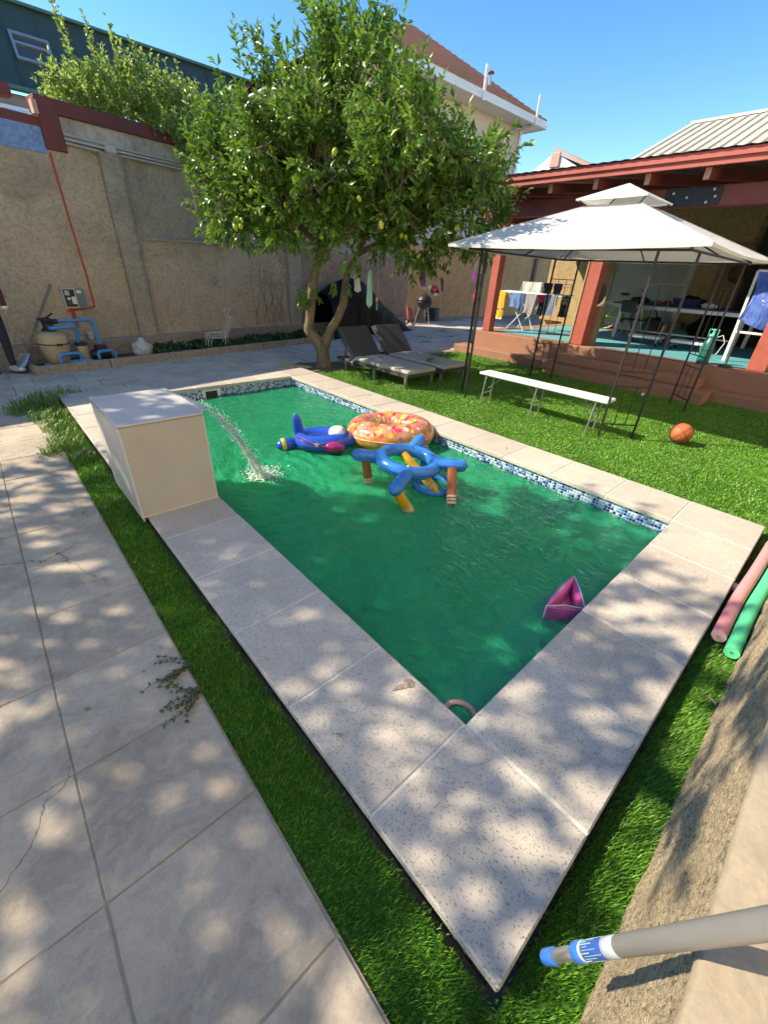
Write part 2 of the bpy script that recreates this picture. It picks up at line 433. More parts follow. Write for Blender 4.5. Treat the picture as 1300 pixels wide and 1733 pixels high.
# ---- glass mosaic band under the coping, each little tile a raised piece
mos = [simple('mosaic_white', (.62,.72,.78), .12, var=.05, bump=0), simple('mosaic_pale_blue', (.30,.50,.68), .12, var=.08, bump=0),
       simple('mosaic_mid_blue', (.08,.22,.52), .12, var=.1, bump=0), simple('mosaic_navy', (.015,.035,.20), .12, var=.1, bump=0)]
def mosaic(name, p0, du, L, nrm):
    p0 = np.array(p0); du = np.array(du); nrm = np.array(nrm); s = .0262; g = .0018
    nU = int(L/s); V = []; F = []; mi = []
    for i in range(nU):
        for j in range(5):
            a = i*s+g; b = (i+1)*s-g; z1 = -.046-j*s-g; z0 = -.046-(j+1)*s+g; h = .003
            base = len(V)
            for (u_, z_) in ((a,z0),(b,z0),(b,z1),(a,z1)): V.append(p0+du*u_+nrm*.001+np.array([0,0,z_]))
            for (u_, z_) in ((a+.001,z0+.001),(b-.001,z0+.001),(b-.001,z1-.001),(a+.001,z1-.001)): V.append(p0+du*u_+nrm*h+np.array([0,0,z_]))
            q = RND.choices((0,1,2,3), (.20,.30,.24,.26))[0]
            for f in ((4,5,6,7),(0,1,5,4),(1,2,6,5),(2,3,7,6),(3,0,4,7)): F.append([base+t for t in f]); mi.append(q)
    o = link(name, np_mesh(name, np.array(V), np.array(F), mos, mi=np.array(mi)), shell); o['kind'] = 'stuff'; return o
mosaic('mosaic_tiles', (x1,y0,0), (0,1,0), PL+.06, (-1,0,0))
mosaic('mosaic_tiles', (x0,y1,0), (1,0,0), PW+.06, (0,-1,0))
mosaic('mosaic_tiles', (x0,y0,0), (0,1,0), PL+.06, (1,0,0))
mosaic('mosaic_tiles', (x0,y0,0), (1,0,0), PW+.06, (0,1,0))

# skimmer mouth in the far short wall
sk = empty('skimmer', (1.22, y1, 0), 0, 'white plastic skimmer mouth in the mosaic band of the far pool wall', 'skimmer')
m = MB(); yy = -.016
m.cbox(-.13,.13,yy,-.004,-.072,-.048,.004); m.cbox(-.13,-.085,yy,-.004,-.20,-.072,.004); m.cbox(.085,.13,yy,-.004,-.20,-.072,.004)
m.build('frame', MAT['white_plastic'], sk)
m = MB(); m.box(-.085,.085,-.006,-.0045,-.20,-.072); m.build('opening', MAT['black'], sk)

# ---- water
t = NT('pool_water')
v = t.coord(world=True)
wv = t.noise(t.coord((1.5,1,1), world=True, rot=(0,0,.7)), 5, 2, .45, 1.6); wv2 = t.noise(t.coord((1.9,1,1), world=True, rot=(0,0,.9)), 15, 2, .5, 1.2)
hh = t.mix(.35, wv, wv2)
bp = t.new('Bump'); bp.inputs['Strength'].default_value = 1.0; bp.inputs['Distance'].default_value = .11; t.w(hh, bp.inputs['Height'])
b2 = t.new('Bump'); b2.inputs['Strength'].default_value = .6; b2.inputs['Distance'].default_value = .07; t.w(hh, b2.inputs['Height'])
fr = t.new('Fresnel'); fr.inputs['IOR'].default_value = 1.33; t.w(b2.outputs[0], fr.inputs['Normal'])
tr = t.new('BsdfTransparent'); tr.inputs[0].default_value = (.98,1,.99,1)
gl = t.new('BsdfGlossy'); gl.inputs['Roughness'].default_value = .03; t.w(b2.outputs[0], gl.inputs['Normal'])
df = t.new('BsdfDiffuse'); t.w(bp.outputs[0], df.inputs['Normal']); t.w(t.ramp(t.noise(v, 1.4, 5, .6, 1.0), [(.3, (.0,.42,.19)), (.7, (.0,.60,.29))]), df.inputs[0])
m1 = t.new('MixShader'); m1.inputs[0].default_value = .46; t.w(tr.outputs[0], m1.inputs[1]); t.w(df.outputs[0], m1.inputs[2])
m2 = t.new('MixShader'); t.w(fr.outputs[0], m2.inputs[0]); t.w(m1.outputs[0], m2.inputs[1]); t.w(gl.outputs[0], m2.inputs[2])
t.w(m2.outputs[0], t.out.inputs[0])
vs = t.new('VolumeScatter'); vs.inputs['Color'].default_value = (.0,1.0,.42,1); vs.inputs['Density'].default_value = 1.8; vs.inputs['Anisotropy'].default_value = .1
va = t.new('VolumeAbsorption'); va.inputs['Color'].default_value = (.0,.997,.70,1); va.inputs['Density'].default_value = 4.5
ad = t.new('AddShader'); t.w(vs.outputs[0], ad.inputs[0]); t.w(va.outputs[0], ad.inputs[1]); t.w(ad.outputs[0], t.out.inputs['Volume']); MAT['water'] = t.m
WZ = -.15; HIT = (.56, 2.80)
def wsurf(u_, v_):
    x = x0+.001+(x1-x0-.002)*u_; y = y0+.001+(y1-y0-.002)*v_
    r = math.hypot(x-HIT[0], y-HIT[1])
    z = .020*math.exp(-r*1.25)*math.sin(r*42+1.2*mnoise.noise(Vector((x*2,y*2,0))))*(1-math.exp(-r*7))*(.55+.45*math.sin(math.atan2(y-HIT[1],x-HIT[0])*2.5+1))
    z += .008*(mnoise.noise(Vector((x*2.6, y*3.4, 3.)))) + .005*mnoise.noise(Vector((x*7+y*3, y*9-x*4, 8.)))
    return (x, y, WZ+z)
m = MB(); NU, NV = 150, 320; m.grid(wsurf, NU, NV)
wd_ = NU+1; bot = len(m.v); zb2 = zb+.004                 # close the body of water below its surface
edge = list(range(NU+1))+[j*wd_+NU for j in range(1,NV+1)]+[NV*wd_+i for i in range(NU-1,-1,-1)]+[j*wd_ for j in range(NV-1,0,-1)]
m.v += [(m.v[i][0], m.v[i][1], zb2) for i in edge]; n_ = len(edge)
for i in range(n_):
    j = (i+1)%n_; m.f.append([edge[j],edge[i],bot+i,bot+j]); m.m.append(0); m.sm.append(False)
m.f.append([bot+i for i in range(n_)][::-1]); m.m.append(0); m.sm.append(False)
tag(m.build('pool_water', MAT['water']), kind='structure')

# ---- coping slabs
cop = tag(empty('pool_coping', (0,0,0)), kind='structure')
m = MB()                                     # mortar bed set back under the slabs
for (a,b,c,d) in ((-CW+.03,-.04,-CW+.03,PL+CW-.03),(PW+.045,PW+CW-.03,-CW+.03,PL+CW-.03),(-.04,PW+.045,-CW+.03,-.04),(-.04,PW+.045,PL+.04,PL+CW-.03)):
    m.box(a,b,c,d,-.159,-.042)
m.build('mortar_bed', MAT['mortar'], cop)
m = MB()                                     # pale grout between the slabs
for (a,b,c,d) in ((-CW+.006,-.006,-CW+.006,PL+CW-.006),(PW+.006,PW+CW-.006,-CW+.006,PL+CW-.006),(-.006,PW+.006,-CW+.006,-.006),(-.006,PW+.006,PL+.006,PL+CW-.006)):
    m.box(a,b,c,d,-.0415,-.0045)
m.build('grout', MAT['grout'], cop)
def cslab(a,b,c,d):
    m = MB(); tl = [RND.uniform(-.0012,.0012) for _ in range(2)]
    w, h = (b-a)/2, (d-c)/2
    m.cbox(-w,w,-h,h,-.041,0,.006); o = m.build('coping_slab', MAT['coping'], cop, ((a+b)/2,(c+d)/2,0))
    o.rotation_euler = (tl[0], tl[1], RND.uniform(-.0015,.0015)); return o
g2 = .0032
m = MB(); m.prism([(-.128,.292,.0008),(-.10,.275,.0008),(-.07,.262,.0008),(-.045,.245,.0008),(-.022,.262,.0008),(-.03,.285,.0008),(-.055,.30,.0008),(-.06,.283,.0008),(-.09,.295,.0008)], (0,0,0), (0,0,.0016)); m.build('cement_smear', MAT['plinth'], cop)
def spans(a, b, p):
    n = max(1, round((b-a)/p)); return [(a+(b-a)*i/n, a+(b-a)*(i+1)/n) for i in range(n)]
for (a,b) in ((-CW,0),(PW,PW+CW)):
    for (c,d) in [(-CW,0)]+spans(0,PL,.506)+[(PL,PL+CW)]: cslab(a+g2,b-g2,c+g2,d-g2)
for (c,d) in ((-CW,0),(PL,PL+CW)):
    for (a,b) in spans(0,PW,.506): cslab(a+g2,b-g2,c+g2,d-g2)

# ---- turf: left strip, front strip, lawn to the right
TURF = [(-.725,-.515,-.69,6.0), (-.515,3.03,-.69,-.515), (3.03,7.72,-.69,.95), (3.03,7.28,.95,3.8), (3.03,7.58,3.8,6.25)]
m = MB()
for (a,b,c,d) in TURF: m.add([(a,c,G-.02),(b,c,G-.02),(b,d,G-.02),(a,d,G-.02)], [(0,1,2,3)])
tag(m.build('lawn', MAT['turf_base']), kind='structure')
def blades(name, rects, dens, L, W, mat, lean=(.35,-.25), tuft=0, z=G-.02, jit=.0):
    P = []
    for (a,b,c,d) in rects:
        n = int((b-a)*(d-c)*dens); q = NR.random((n,2)); P.append(np.stack([a+(b-a)*q[:,0], c+(d-c)*q[:,1]], 1))
    P = np.concatenate(P); n = len(P)
    if jit: P += NR.normal(0, jit, P.shape)
    fx = np.sin(P[:,0]*3.1+P[:,1]*1.7)+np.sin(P[:,1]*5.3-P[:,0]*2.2); 
    ang = NR.random(n)*2*PI; ln = L*NR.uniform(.6,1.25,n); wd = W*NR.uniform(.7,1.2,n)
    dx = np.cos(ang)*.45+lean[0]+.15*fx; dy = np.sin(ang)*.45+lean[1]-.12*fx
    B = np.stack([P[:,0],P[:,1],np.full(n,z)],1)
    sx = -np.sin(ang+NR.normal(0,.4,n)); sy = np.cos(ang); S = np.stack([sx,sy,np.zeros(n)],1)*wd[:,None]/2
    Mid = B+np.stack([dx*ln*.3,dy*ln*.3,ln*.6],1); Tip = B+np.stack([dx*ln*.85,dy*ln*.85,ln*.92],1)
    V = np.stack([B-S,B+S,Mid+S*.8,Mid-S*.8,Tip],1).reshape(-1,3); i = np.arange(n)*5
    F = np.concatenate([np.stack([i,i+1,i+2],1),np.stack([i,i+2,i+3],1),np.stack([i+3,i+2,i+4],1)])
    return V, F
def join_blades(name, parts, mat):
    V = []; F = []; n = 0
    for (v_, f_) in parts: V.append(v_); F.append(f_+n); n += len(v_)
    return link(name, np_mesh(name, np.concatenate(V), np.concatenate(F), mat))
tag(join_blades('turf_blades', [
    blades('a', [(-.73,-.508,-.69,2.2),(-.508,2.2,-.69,-.505)], 42000, .023, .0026, MAT['turf'], (.3,-.3), jit=.008),
    blades('b', [(-.73,-.508,2.2,6.0),(2.2,3.03,-.69,-.505)], 16000, .023, .0042, MAT['turf'], (.3,-.3), jit=.008),
    blades('c', TURF[2:], 9500, .020, .0065, MAT['turf'], (.25,-.3))], MAT['turf']),
    'short green artificial turf edging the pool and covering the lawn', 'turf', kind='stuff')

# ---- paving slabs
patio = tag(empty('patio', (0,0,0)), kind='structure')
m = MB()
m.add([(-7,-4,-.0755),(-.725,-4,-.0755),(-.725,6.06,-.0755),(-7,6.06,-.0755)], [(0,1,2,3)])
m.add([(-7,6.06,-.089),(16,6.06,-.089),(16,13,-.089),(-7,13,-.089)], [(0,1,2,3)])
m.build('bedding', MAT['joint'], patio)
def pslab(a,b,c,d, mat, dz=0):
    m = MB(); w, h = (b-a)/2, (d-c)/2
    # slightly irregular outline, chamfered
    m.cbox(-w,w,-h,h,-.05,0,.004); 
    o = m.build('paving_slab', mat, patio, ((a+b)/2,(c+d)/2,G+dz)); o.rotation_euler = (RND.uniform(-.004,.004), RND.uniform(-.004,.004), RND.uniform(-.005,.005))
ys = [-4+.0]
js = [-2.1,-1.6,-1.12,-.62,-.14,.35,.81,1.30,1.78,2.26,2.74,3.23,3.72,4.2,4.68,5.17,5.65,6.05]
xs = [-.73,-1.19,-1.69,-2.19,-2.69]
for i in range(len(js)-1):
    for k in range(len(xs)-1):
        gg = .0012+RND.uniform(0,.0014)
        pslab(xs[k+1]+gg, xs[k]-gg, js[i]+gg, js[i+1]-gg, MAT['slab'], RND.uniform(-.002,.002))
def kerb_y(x): return 7.725+.1816*x
y = 6.06
row = 0
while y < 9.2:
    x = -2.6+(row%2)*.25
    while x < 9.5:
        yb = y+.49
        if not (x > 2.9 and x < 7.6 and yb < 6.75 and False) and y < kerb_y(x)+.3 and not (3.2 < x+.2 < 4.1 and y < 6.5) and not (x > 3.4 and y < 6.2 and x < 7.6):
            pslab(x+.004, x+.486, y+.004, yb-.004, MAT['slab_far'], RND.uniform(-.003,.003))
        x += .49
    y += .49; row += 1

# far paving beyond the lawn towards the barbecue
for i in range(16):
    for k in range(14):
        x = 5.2+i*.6; yy = 6.3+k*.6
        if yy > kerb_y(x)+.9 or (x > 7.4 and yy < 6.3): continue
        if y > yy and x < 9.4: continue
        pslab(x+.006, x+.594, yy+.006, yy+.594, MAT['slab_far'], RND.uniform(-.004,.004))

# ---- back boundary wall (runs about ten degrees off the pool's axis)
TH = math.atan(.1816); WD = Vector((math.cos(TH), math.sin(TH), 0)); WN = Vector((-math.sin(TH), math.cos(TH), 0)); WO = Vector((0,7.725,0))
def wp(s, off, z): return WO + WD*s + WN*off + Vector((0,0,z))
WALL_M = Matrix.Translation(WO) @ Matrix.Rotation(TH, 4, 'Z')     # local x along the wall, y behind the kerb line
bw = empty('boundary_wall', WO, TH, 'tall tan roughcast boundary wall with pilaster behind the planting bed and pump', 'wall')
OFF = 1.0
def wpart(name, mat, s0, s1, o0, o1, z0, z1, c=.01):
    m = MB(); m.cbox(s0,s1,o0,o1,z0,z1,c); return m.build(name, mat, bw)
wpart('plinth', MAT['plinth'], -7, 10.2, OFF-.16, OFF+.02, -.15, .235, .02)
wpart('wall_panel', MAT['roughcast'], -7, 1.47, OFF, OFF+.25, .2, 2.975)
wpart('wall_panel', MAT['roughcast_grey'], 1.47, 10.4, OFF+.05, OFF+.25, 1.8, 3.0)
wpart('wall_panel', MAT['roughcast'], 1.47, 5.25, OFF+.012, OFF+.25, .2, 1.84)
wpart('wall_panel', MAT['stone_rubble'], 5.6, 10.4, OFF+.012, OFF+.25, .2, 1.9)
def rough_pil(s0, s1, z0, z1, mat, off):
    m = MB()
    def fn(u_, v_):
        z = z0+(z1-z0)*v_; a = u_*3
        e = .02*mnoise.noise(Vector((z*3, s0, 1.)))
        if a < 1: p = (s0+e, off+.14-.14*a-.0, z)
        elif a < 2: p = (s0+e+(s1-s0)*(a-1), off, z)
        else: p = (s1+e, off+.14*(a-2), z)
        k = .008*mnoise.noise(Vector((p[0]*9, p[1]*9, z*9)))
        return (p[0]+k, p[1]+k, p[2])
    m.grid(fn, 12, 60, smooth=True); return m.build('pilaster', mat, bw)
rough_pil(1.47, 1.80, .235, 2.95, MAT['roughcast_grey'], OFF-.09)
rough_pil(5.22, 5.62, .235, 3.0, MAT['roughcast_grey'], OFF-.07)
m = MB()
m.grid(lambda u_, v_: (1.80+3.42*u_, OFF-.03+.05*v_, 1.80+.06*u_+.05*math.sin(v_*PI)+.012*mnoise.noise(Vector((u_*18,v_,0)))), 60, 4); m.build('ledge', MAT['roughcast_grey'], bw)
wpart('upper_band', MAT['whitewash'], 1.0, 10.4, OFF+.03, OFF+.22, 2.98, 3.30)
wpart('cap_beam', MAT['maroon'], .78, 10.4, OFF-.02, OFF+.27, 3.27, 3.45)
wpart('cap_beam', MAT['maroon'], -7, .78, OFF-.015, OFF+.2, 3.08, 3.2)
wpart('painted_pier', MAT['maroon'], .77, 1.04, OFF-.035, OFF+.2, 2.84, 3.42)
wpart('painted_panel', MAT['blue_wall'], -7, .77, OFF-.01, OFF+.2, 2.78, 3.12)
wpart('pale_bracket', MAT['rafter_end'], .70, .76, OFF-.14, OFF-.02, 3.2, 3.36)  # small bracket in the pale timber colour
wpart('back_beam', MAT['maroon'], -7, .7, OFF+.5, OFF+.7, 3.45, 3.6)
# red line painted down to the switch box
m = MB(); rp = [(.80,2.80),(.81,2.0),(.835,1.2),(.825,.745),(.66,.715),(.50,.70),(.40,.69)]
def strip(m, pts, w, off):
    for (a,b) in zip(pts, pts[1:]):
        d = Vector((b[0]-a[0], 0, b[1]-a[1])).normalized(); n = Vector((-d.z,0,d.x))*w/2
        A = Vector((a[0],off,a[1])); B = Vector((b[0],off,b[1])); e = d*w*.3
        m.add([A-n-e,B-n+e,B+n+e,A+n-e,A-n-e+Vector((0,-.004,0)),B-n+e+Vector((0,-.004,0)),B+n+e+Vector((0,-.004,0)),A+n-e+Vector((0,-.004,0))], [(4,5,6,7),(0,4,7,3),(1,2,6,5),(0,1,5,4),(3,7,6,2)])
strip(m, rp, .032, OFF-.0005); strip(m, [(.47,.71),(.47,.45)], .06, OFF-.001); m.build('painted_line', MAT['red_line'], bw)
m = MB(); po = []
for k in range(24):
    a = 2*PI*k/24; r = .15*(1+.25*math.sin(3*a+1)+.12*math.sin(7*a)); po.append((4.72+r*.95*math.cos(a), OFF+.010, .90+r*math.sin(a)))
m.prism(po, (0,0,0), (0,-.006,0)); m.build('limewash_patch', MAT['whitewash'], bw)
# dry creeper stems on the wall
for k in range(9):
    m = MB(); s = 4.2+.12*k*RND.uniform(.7,1.4); z = .3; pts = []
    for q in range(14): pts.append((s, OFF-.005, z)); s += RND.uniform(-.06,.06); z += .11
    m.tube(pts, [.006*(1-q/18) for q in range(14)], 5); m.build('dry_stem', MAT['bark'], bw)

# conduits along the top of the wall
cn = empty('conduit_run', WO, TH, 'three grey conduits with a junction box along the top of the tan wall', 'conduit')
for k in range(3):
    m = MB(); m.tube([(1.04, OFF-.025, 2.96+.05*k),(1.5,OFF-.06, 2.94+.055*k),(1.9,OFF-.02,2.95+.045*k),(4,OFF+.0,2.95+.045*k),(8,OFF+.0,2.95+.05*k)], .016, 8); m.build('pipe', MAT['pvc_grey'], cn)
m = MB(); m.cbox(1.58,1.74,OFF-.10,OFF-.01,2.95,3.05,.008); m.build('junction_box', MAT['pvc_grey'], cn)

# planting bed: kerb, soil, plants
kb = tag(empty('bed_kerb', WO, TH), 'low concrete kerb around the planting bed and pump below the wall', 'kerb')
m = MB()
for (a,b) in spans(-.55, 5.6, 1.02): m = MB(); m.cbox(a+.004,b-.004,0,.075,-.15,.055,.012); m.build('kerb_block', MAT['plinth'], kb)
m = MB(); m.cbox(-.55,-.475,.079,.82,-.15,.05,.012); m.build('kerb_block', MAT['plinth'], kb)
m = MB(); m.grid(lambda u_,v_: tuple(wp(-.47+6.0*u_, .08+.76*v_, -.04+.03*mnoise.noise(Vector((u_*14,v_*4,1))))), 60, 8); tag(m.build('bed_soil', MAT['soil']), kind='structure')

# orange boundary wall closing the yard on the right of the back wall
ow = empty('orange_wall', (10.55,11.35,0), 0, 'smooth orange rendered wall at the end of the yard behind the barbecue', 'wall')
m = MB(); m.cbox(0,3.0,0,.25,-.15,2.2,.01, Matrix.Rotation(math.radians(23),3,'Z')); m.build('wall_panel', MAT['orange_wall'], ow)
m = MB(); m.cbox(2.74,13.5,1.24,1.5,-.15,2.5,.01); m.build('wall_panel', MAT['orange_wall'], ow)
m = MB(); m.cbox(-.02,3.0,-.03,.28,2.2,2.36,.01, Matrix.Rotation(math.radians(23),3,'Z')); m.build('coping_course', MAT['orange_wall'], ow)
m = MB(); m.cbox(2.74,13.5,1.21,1.53,2.5,2.64,.01); m.build('coping_course', MAT['orange_wall'], ow)
m = MB(); m.cbox(10.4,10.6,1.10,1.24,-.1,2.5,.01); m.build('brown_post', MAT['bark'], ow)

# low roughcast wall on the right, next to the camera
nwl = empty('garden_wall', (0,-.655,0), 0, 'cream roughcast low wall with smooth ledge at the lower right edge', 'wall')
m = MB()
def nf(u_, v_):
    x = -2.2+8.2*u_ ; z = -.12+.845*v_
    e = .006*mnoise.noise(Vector((x*6,z*6,2.)))+.004*mnoise.noise(Vector((x*55,z*55,5.)))+.0035*mnoise.noise(Vector((x*120,z*120,9.)))
    y = -.012+e
    if z < -.03: y += .008*mnoise.noise(Vector((x*14,0,3)))+.004
    return (x, y, z)
m.grid(nf, 1000, 90, smooth=True, flip=False); m.build('roughcast_face', MAT['near_wall'], nwl)
m = MB()
def nt(u_, v_):
    x = -2.2+8.2*u_; k = round(v_*10); w_ = .003*mnoise.noise(Vector((x*30,1,1)))
    if k == 0: return (x, .008+w_, .708)
    if k == 1: return (x, .010+w_, .732)
    return (x, .004-.46*(k-2)/8, .738+.003*mnoise.noise(Vector((x*9,k,2))))
m.grid(nt, 200, 10, flip=True); m.build('ledge', simple('sandy_ledge_render', (.33,.275,.20), .9, var=.2, scale=70, bump=.5), nwl)
m = MB(); m.box(-2.2,6.0,-.46,-.03,-.12,.716); m.build('core', MAT['smooth_cream'], nwl)
# ================================================================== BUILDINGS
# ---- terrace with steps
ter = tag(empty('terrace', (0,0,0)), kind='structure')
TZ = .40
def tpart(name, mat, *a, c=.012):
    m = MB(); m.cbox(*a, c); return m.build(name, mat, ter)
tpart('terrace_base', MAT['terracotta'], 8.0, 14.5, -5, 6.15, -.15, TZ)
tpart('step', MAT['terracotta'], 7.56, 7.998, 3.76, 6.35, -.15, .085)
tpart('step', MAT['terracotta'], 7.25, 7.998, .95, 3.76, -.15, .086)
tpart('step', MAT['terracotta'], 7.60, 7.998, 1.15, 3.76, .09, .243)
tpart('step', MAT['terracotta'], 7.70, 7.998, -5, .947, -.15, .085)
m = MB(); m.add([(8.36,-5,TZ+.004),(12.2,-5,TZ+.004),(12.2,5.75,TZ+.004),(8.36,5.75,TZ+.004)], [(0,1,2,3)]); m.build('painted_floor', MAT['turquoise'], ter)

# ---- house with the covered porch
hs = empty('porch_house', (8,2,0), 0, 'ochre house with red timber porch and pale ribbed metal roof', 'house')
def H(p): return p
def hpart(name, mat, a, b, c, d, e, f, ch=.008, par=None):
    m = MB(); m.cbox(a-8,b-8,c-2,d-2,e,f,ch); return m.build(name, mat, par or hs)
FX = 12.9
hpart('facade', MAT['ochre'], FX, FX+.3, 5.22, 7.2, .405, 3.9)
hpart('facade', MAT['ochre'], FX, FX+.3, -5, 3.3, .405, 3.9)
hpart('facade', MAT['ochre'], FX, FX+.3, 3.3, 5.22, 2.55, 3.9)
hpart('side_wall', MAT['ochre'], FX+.301, 16, 6.9, 7.2, -.1, 3.9)
# sliding glass door
hpart('door_frame', MAT['grey_steel'], FX-.03, FX+.05, 5.16, 5.24, .41, 2.57)
hpart('door_frame', MAT['grey_steel'], FX-.03, FX+.05, 3.28, 3.38, .41, 2.57)
hpart('door_frame', MAT['grey_steel'], FX-.03, FX+.05, 3.38, 5.16, 2.47, 2.57)
hpart('door_frame', MAT['grey_steel'], FX-.02, FX+.06, 4.2, 4.27, .41, 2.47)
for yy in (3.68,3.95): hpart('glazing_bar', MAT['grey_steel'], FX-.02, FX+.04, yy-.02, yy+.02, .41, 2.47)
MAT['curtained_glass'] = simple('pale_curtained_glass', (.36,.42,.42), .12, var=.06, scale=3, bump=0)
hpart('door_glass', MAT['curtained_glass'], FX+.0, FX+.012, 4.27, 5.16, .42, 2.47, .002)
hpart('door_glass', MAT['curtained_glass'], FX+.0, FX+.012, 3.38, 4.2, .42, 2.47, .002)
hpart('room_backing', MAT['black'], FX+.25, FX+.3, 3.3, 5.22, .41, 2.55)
hpart('window', MAT['dark_glass'], FX-.03, FX+.01, .3, 1.9, 1.2, 2.6)
hpart('window_frame', MAT['steel_black'], FX-.05, FX-.031, .25, .35, 1.15, 2.65)
hpart('wooden_door', simple('brown_door', (.24,.16,.08), .6), FX-.06, FX-.003, 2.15, 2.75, .41, 2.5)
hpart('stone_pier', MAT['ochre'], FX-1.0, FX-.7, 5.4, 5.9, .405, 3.3)
# porch posts
def post(px, py, w, d, mat=None):
    return hpart('porch_post', mat or MAT['red_wood'], px-w/2, px+w/2, py-d/2, py+d/2, TZ+.002, 2.62, .012)
post(8.18,5.86,.2,.2); post(8.26,3.62,.24,.24); post(8.42,.62,.24,.26)
hpart('post_casing', MAT['ochre'], 8.14, 8.9, 3.755, 3.79, TZ+.002, 2.62)
hpart('post_plinth', simple('brown_plinth', (.30,.19,.11), .8), 8.385, 8.62, 3.42, 3.72, TZ+.002, 1.12)
hpart('porch_beam', MAT['dark_red_wood'], 8.14, 8.34, -5, 6.6, 2.64, 2.92, .015)
pl = hpart('steel_plate', MAT['black'], 8.118, 8.137, 1.98, 2.78, 2.66, 2.90, .003)
for (yy,zz) in ((2.66,2.84),(2.72,2.70),(2.45,2.775),(2.16,2.70),(2.06,2.77),(2.10,2.86)):
    m = MB(); m.lathe([(0,.012),(.016,.010),(.020,0)], 8, (8.114-8,yy-2,zz), Matrix.Rotation(-PI/2,3,'Y')); m.build('bolt', MAT['white_paint'], pl)
for yy in (5.55,4.68,3.83,2.99,2.16,1.3,.45,-.5,-1.5,-2.5):
    R = Matrix.Rotation(-math.atan2(.62,4.9),3,'Y')
    m = MB(); m.cbox(0,5.3,-.045,.045,-.075,.075,.006, R); r_ = m.build('rafter', MAT['dark_red_wood'], hs, (7.74-8,yy-2,3.0))
    m = MB(); m.cbox(-.004,-.001,-.04,.04,-.07,.07,.001, R); m.build('sawn_end', MAT['rafter_end'], r_)
hpart('fascia', MAT['red_wood'], 7.585, 7.62, -5, 6.55, 3.06, 3.22, .006)
hpart('fascia', MAT['red_wood'], 7.55, 7.583, -5, 6.55, 3.14, 3.23, .006)
m = MB(); m.prism([(7.62-8,4.46,3.05),(12.85-8,4.46,2.64),(12.85-8,4.46,3.75),(7.62-8,4.46,3.21)],(0,0,0),(0,.04,0)); m.build('end_board', MAT['dark_red_wood'], hs)
hpart('end_beam', MAT['dark_red_wood'], 8.345, 12.89, 6.3, 6.49, 2.64, 2.92)
# porch ceiling boards
m = MB(); ny = 0
for k in range(24):
    a = -5+k*.48; m = MB()
    m.box(0,5.3,a-2+.003,a-2+.477,.0,.02, Matrix.Rotation(-math.atan2(.62,4.9),3,'Y')); m.build('ceiling_board', MAT['dark_red_wood'], hs, (7.6-8,0,3.10))
# corrugated porch roof sheet showing as a wavy edge over the fascia
m = MB(); R = Matrix.Rotation(-math.atan2(.62,4.9),3,'Y')
m.grid(lambda u_,v_: tuple(R @ Vector((5.4*v_-.02, -7+11.6*u_, .005*math.sin(u_*11.6*2*PI/.18)))+Vector((7.53-8,0,3.245))), 500, 2, smooth=True)
m.build('porch_roof', MAT['roofpale'] if 'roofpale' in MAT else MAT['white_paint'], hs)
MAT['ribroof'] = simple('pale_ribbed_metal', (.58,.52,.40), .5, .0, var=.14, scale=2.2, bump=.1)
m = MB(); R = Matrix.Rotation(-math.atan2(1.13,2.86),3,'Y')
def rr(u_, v_):
    y = -6+9.0*u_; k = (u_*9.0/.235)%1
    h = .035 if k < .12 else (.0)
    return tuple(R @ Vector((4.0*v_, y, h))+Vector((11.0-8,0,3.80)))
m.grid(rr, 640, 2, smooth=False); m.build('ribbed_roof', MAT['ribroof'], hs)
m = MB(); 
for (a,b) in [((11.0,5.0,3.79),(14.72,5.0,5.26))]:
    m.bar(Vector(a)-Vector((8,2,0)), Vector(b)-Vector((8,2,0)), .10, .08)
m.build('barge_board', MAT['white_paint'], hs)
m = MB(); m.bar((14.72-8,-8,5.29),(14.72-8,3.05,5.29),.16,.05); m.build('ridge_cap', MAT['white_paint'], hs)
m = MB(); m.add([(14.72-8,-8,5.26),(14.72-8,3,5.26),(18-8,3,3.9),(18-8,-8,3.9)], [(0,1,2,3)]); m.build('rear_roof', MAT['ribroof'], hs)
m = MB(); m.add([(13.2-8,3,3.7),(14.72-8,3,5.24),(18-8,3,3.85),(18-8,3,0),(13.2-8,3,0)], [(0,1,2,3,4)]); m.build('gable_wall', MAT['ochre'], hs)

# ---- white gabled building peeping over the porch roof
gb = empty('gabled_building', (24,14.55,-1.63), 0, 'small white gable with reddish side wall peeping over the porch roof', 'building')
m = MB(); m.prism([(0,-1.2,0),(0,1.1,0),(0,1.0,4.75),(0,.75,4.85),(0,-.05,5.32),(0,-1.2,4.75)], (0,0,0), (3,0,0)); m.build('wall', MAT['white_paint'], gb)
m = MB(); m.prism([(-.02,-1.5,4.72),(-.02,-.05,5.38),(-.02,-.02,5.46),(-.02,-1.5,4.82)], (0,0,0), (3,0,0)); m.build('roof', MAT['rafter_end'], gb)
m = MB(); m.cbox(-.06,-.001,-.28,.02,4.95,5.30,.01); m.build('end_block', MAT['rafter_end'], gb)

gb.scale = (1.67,1.67,1.67)
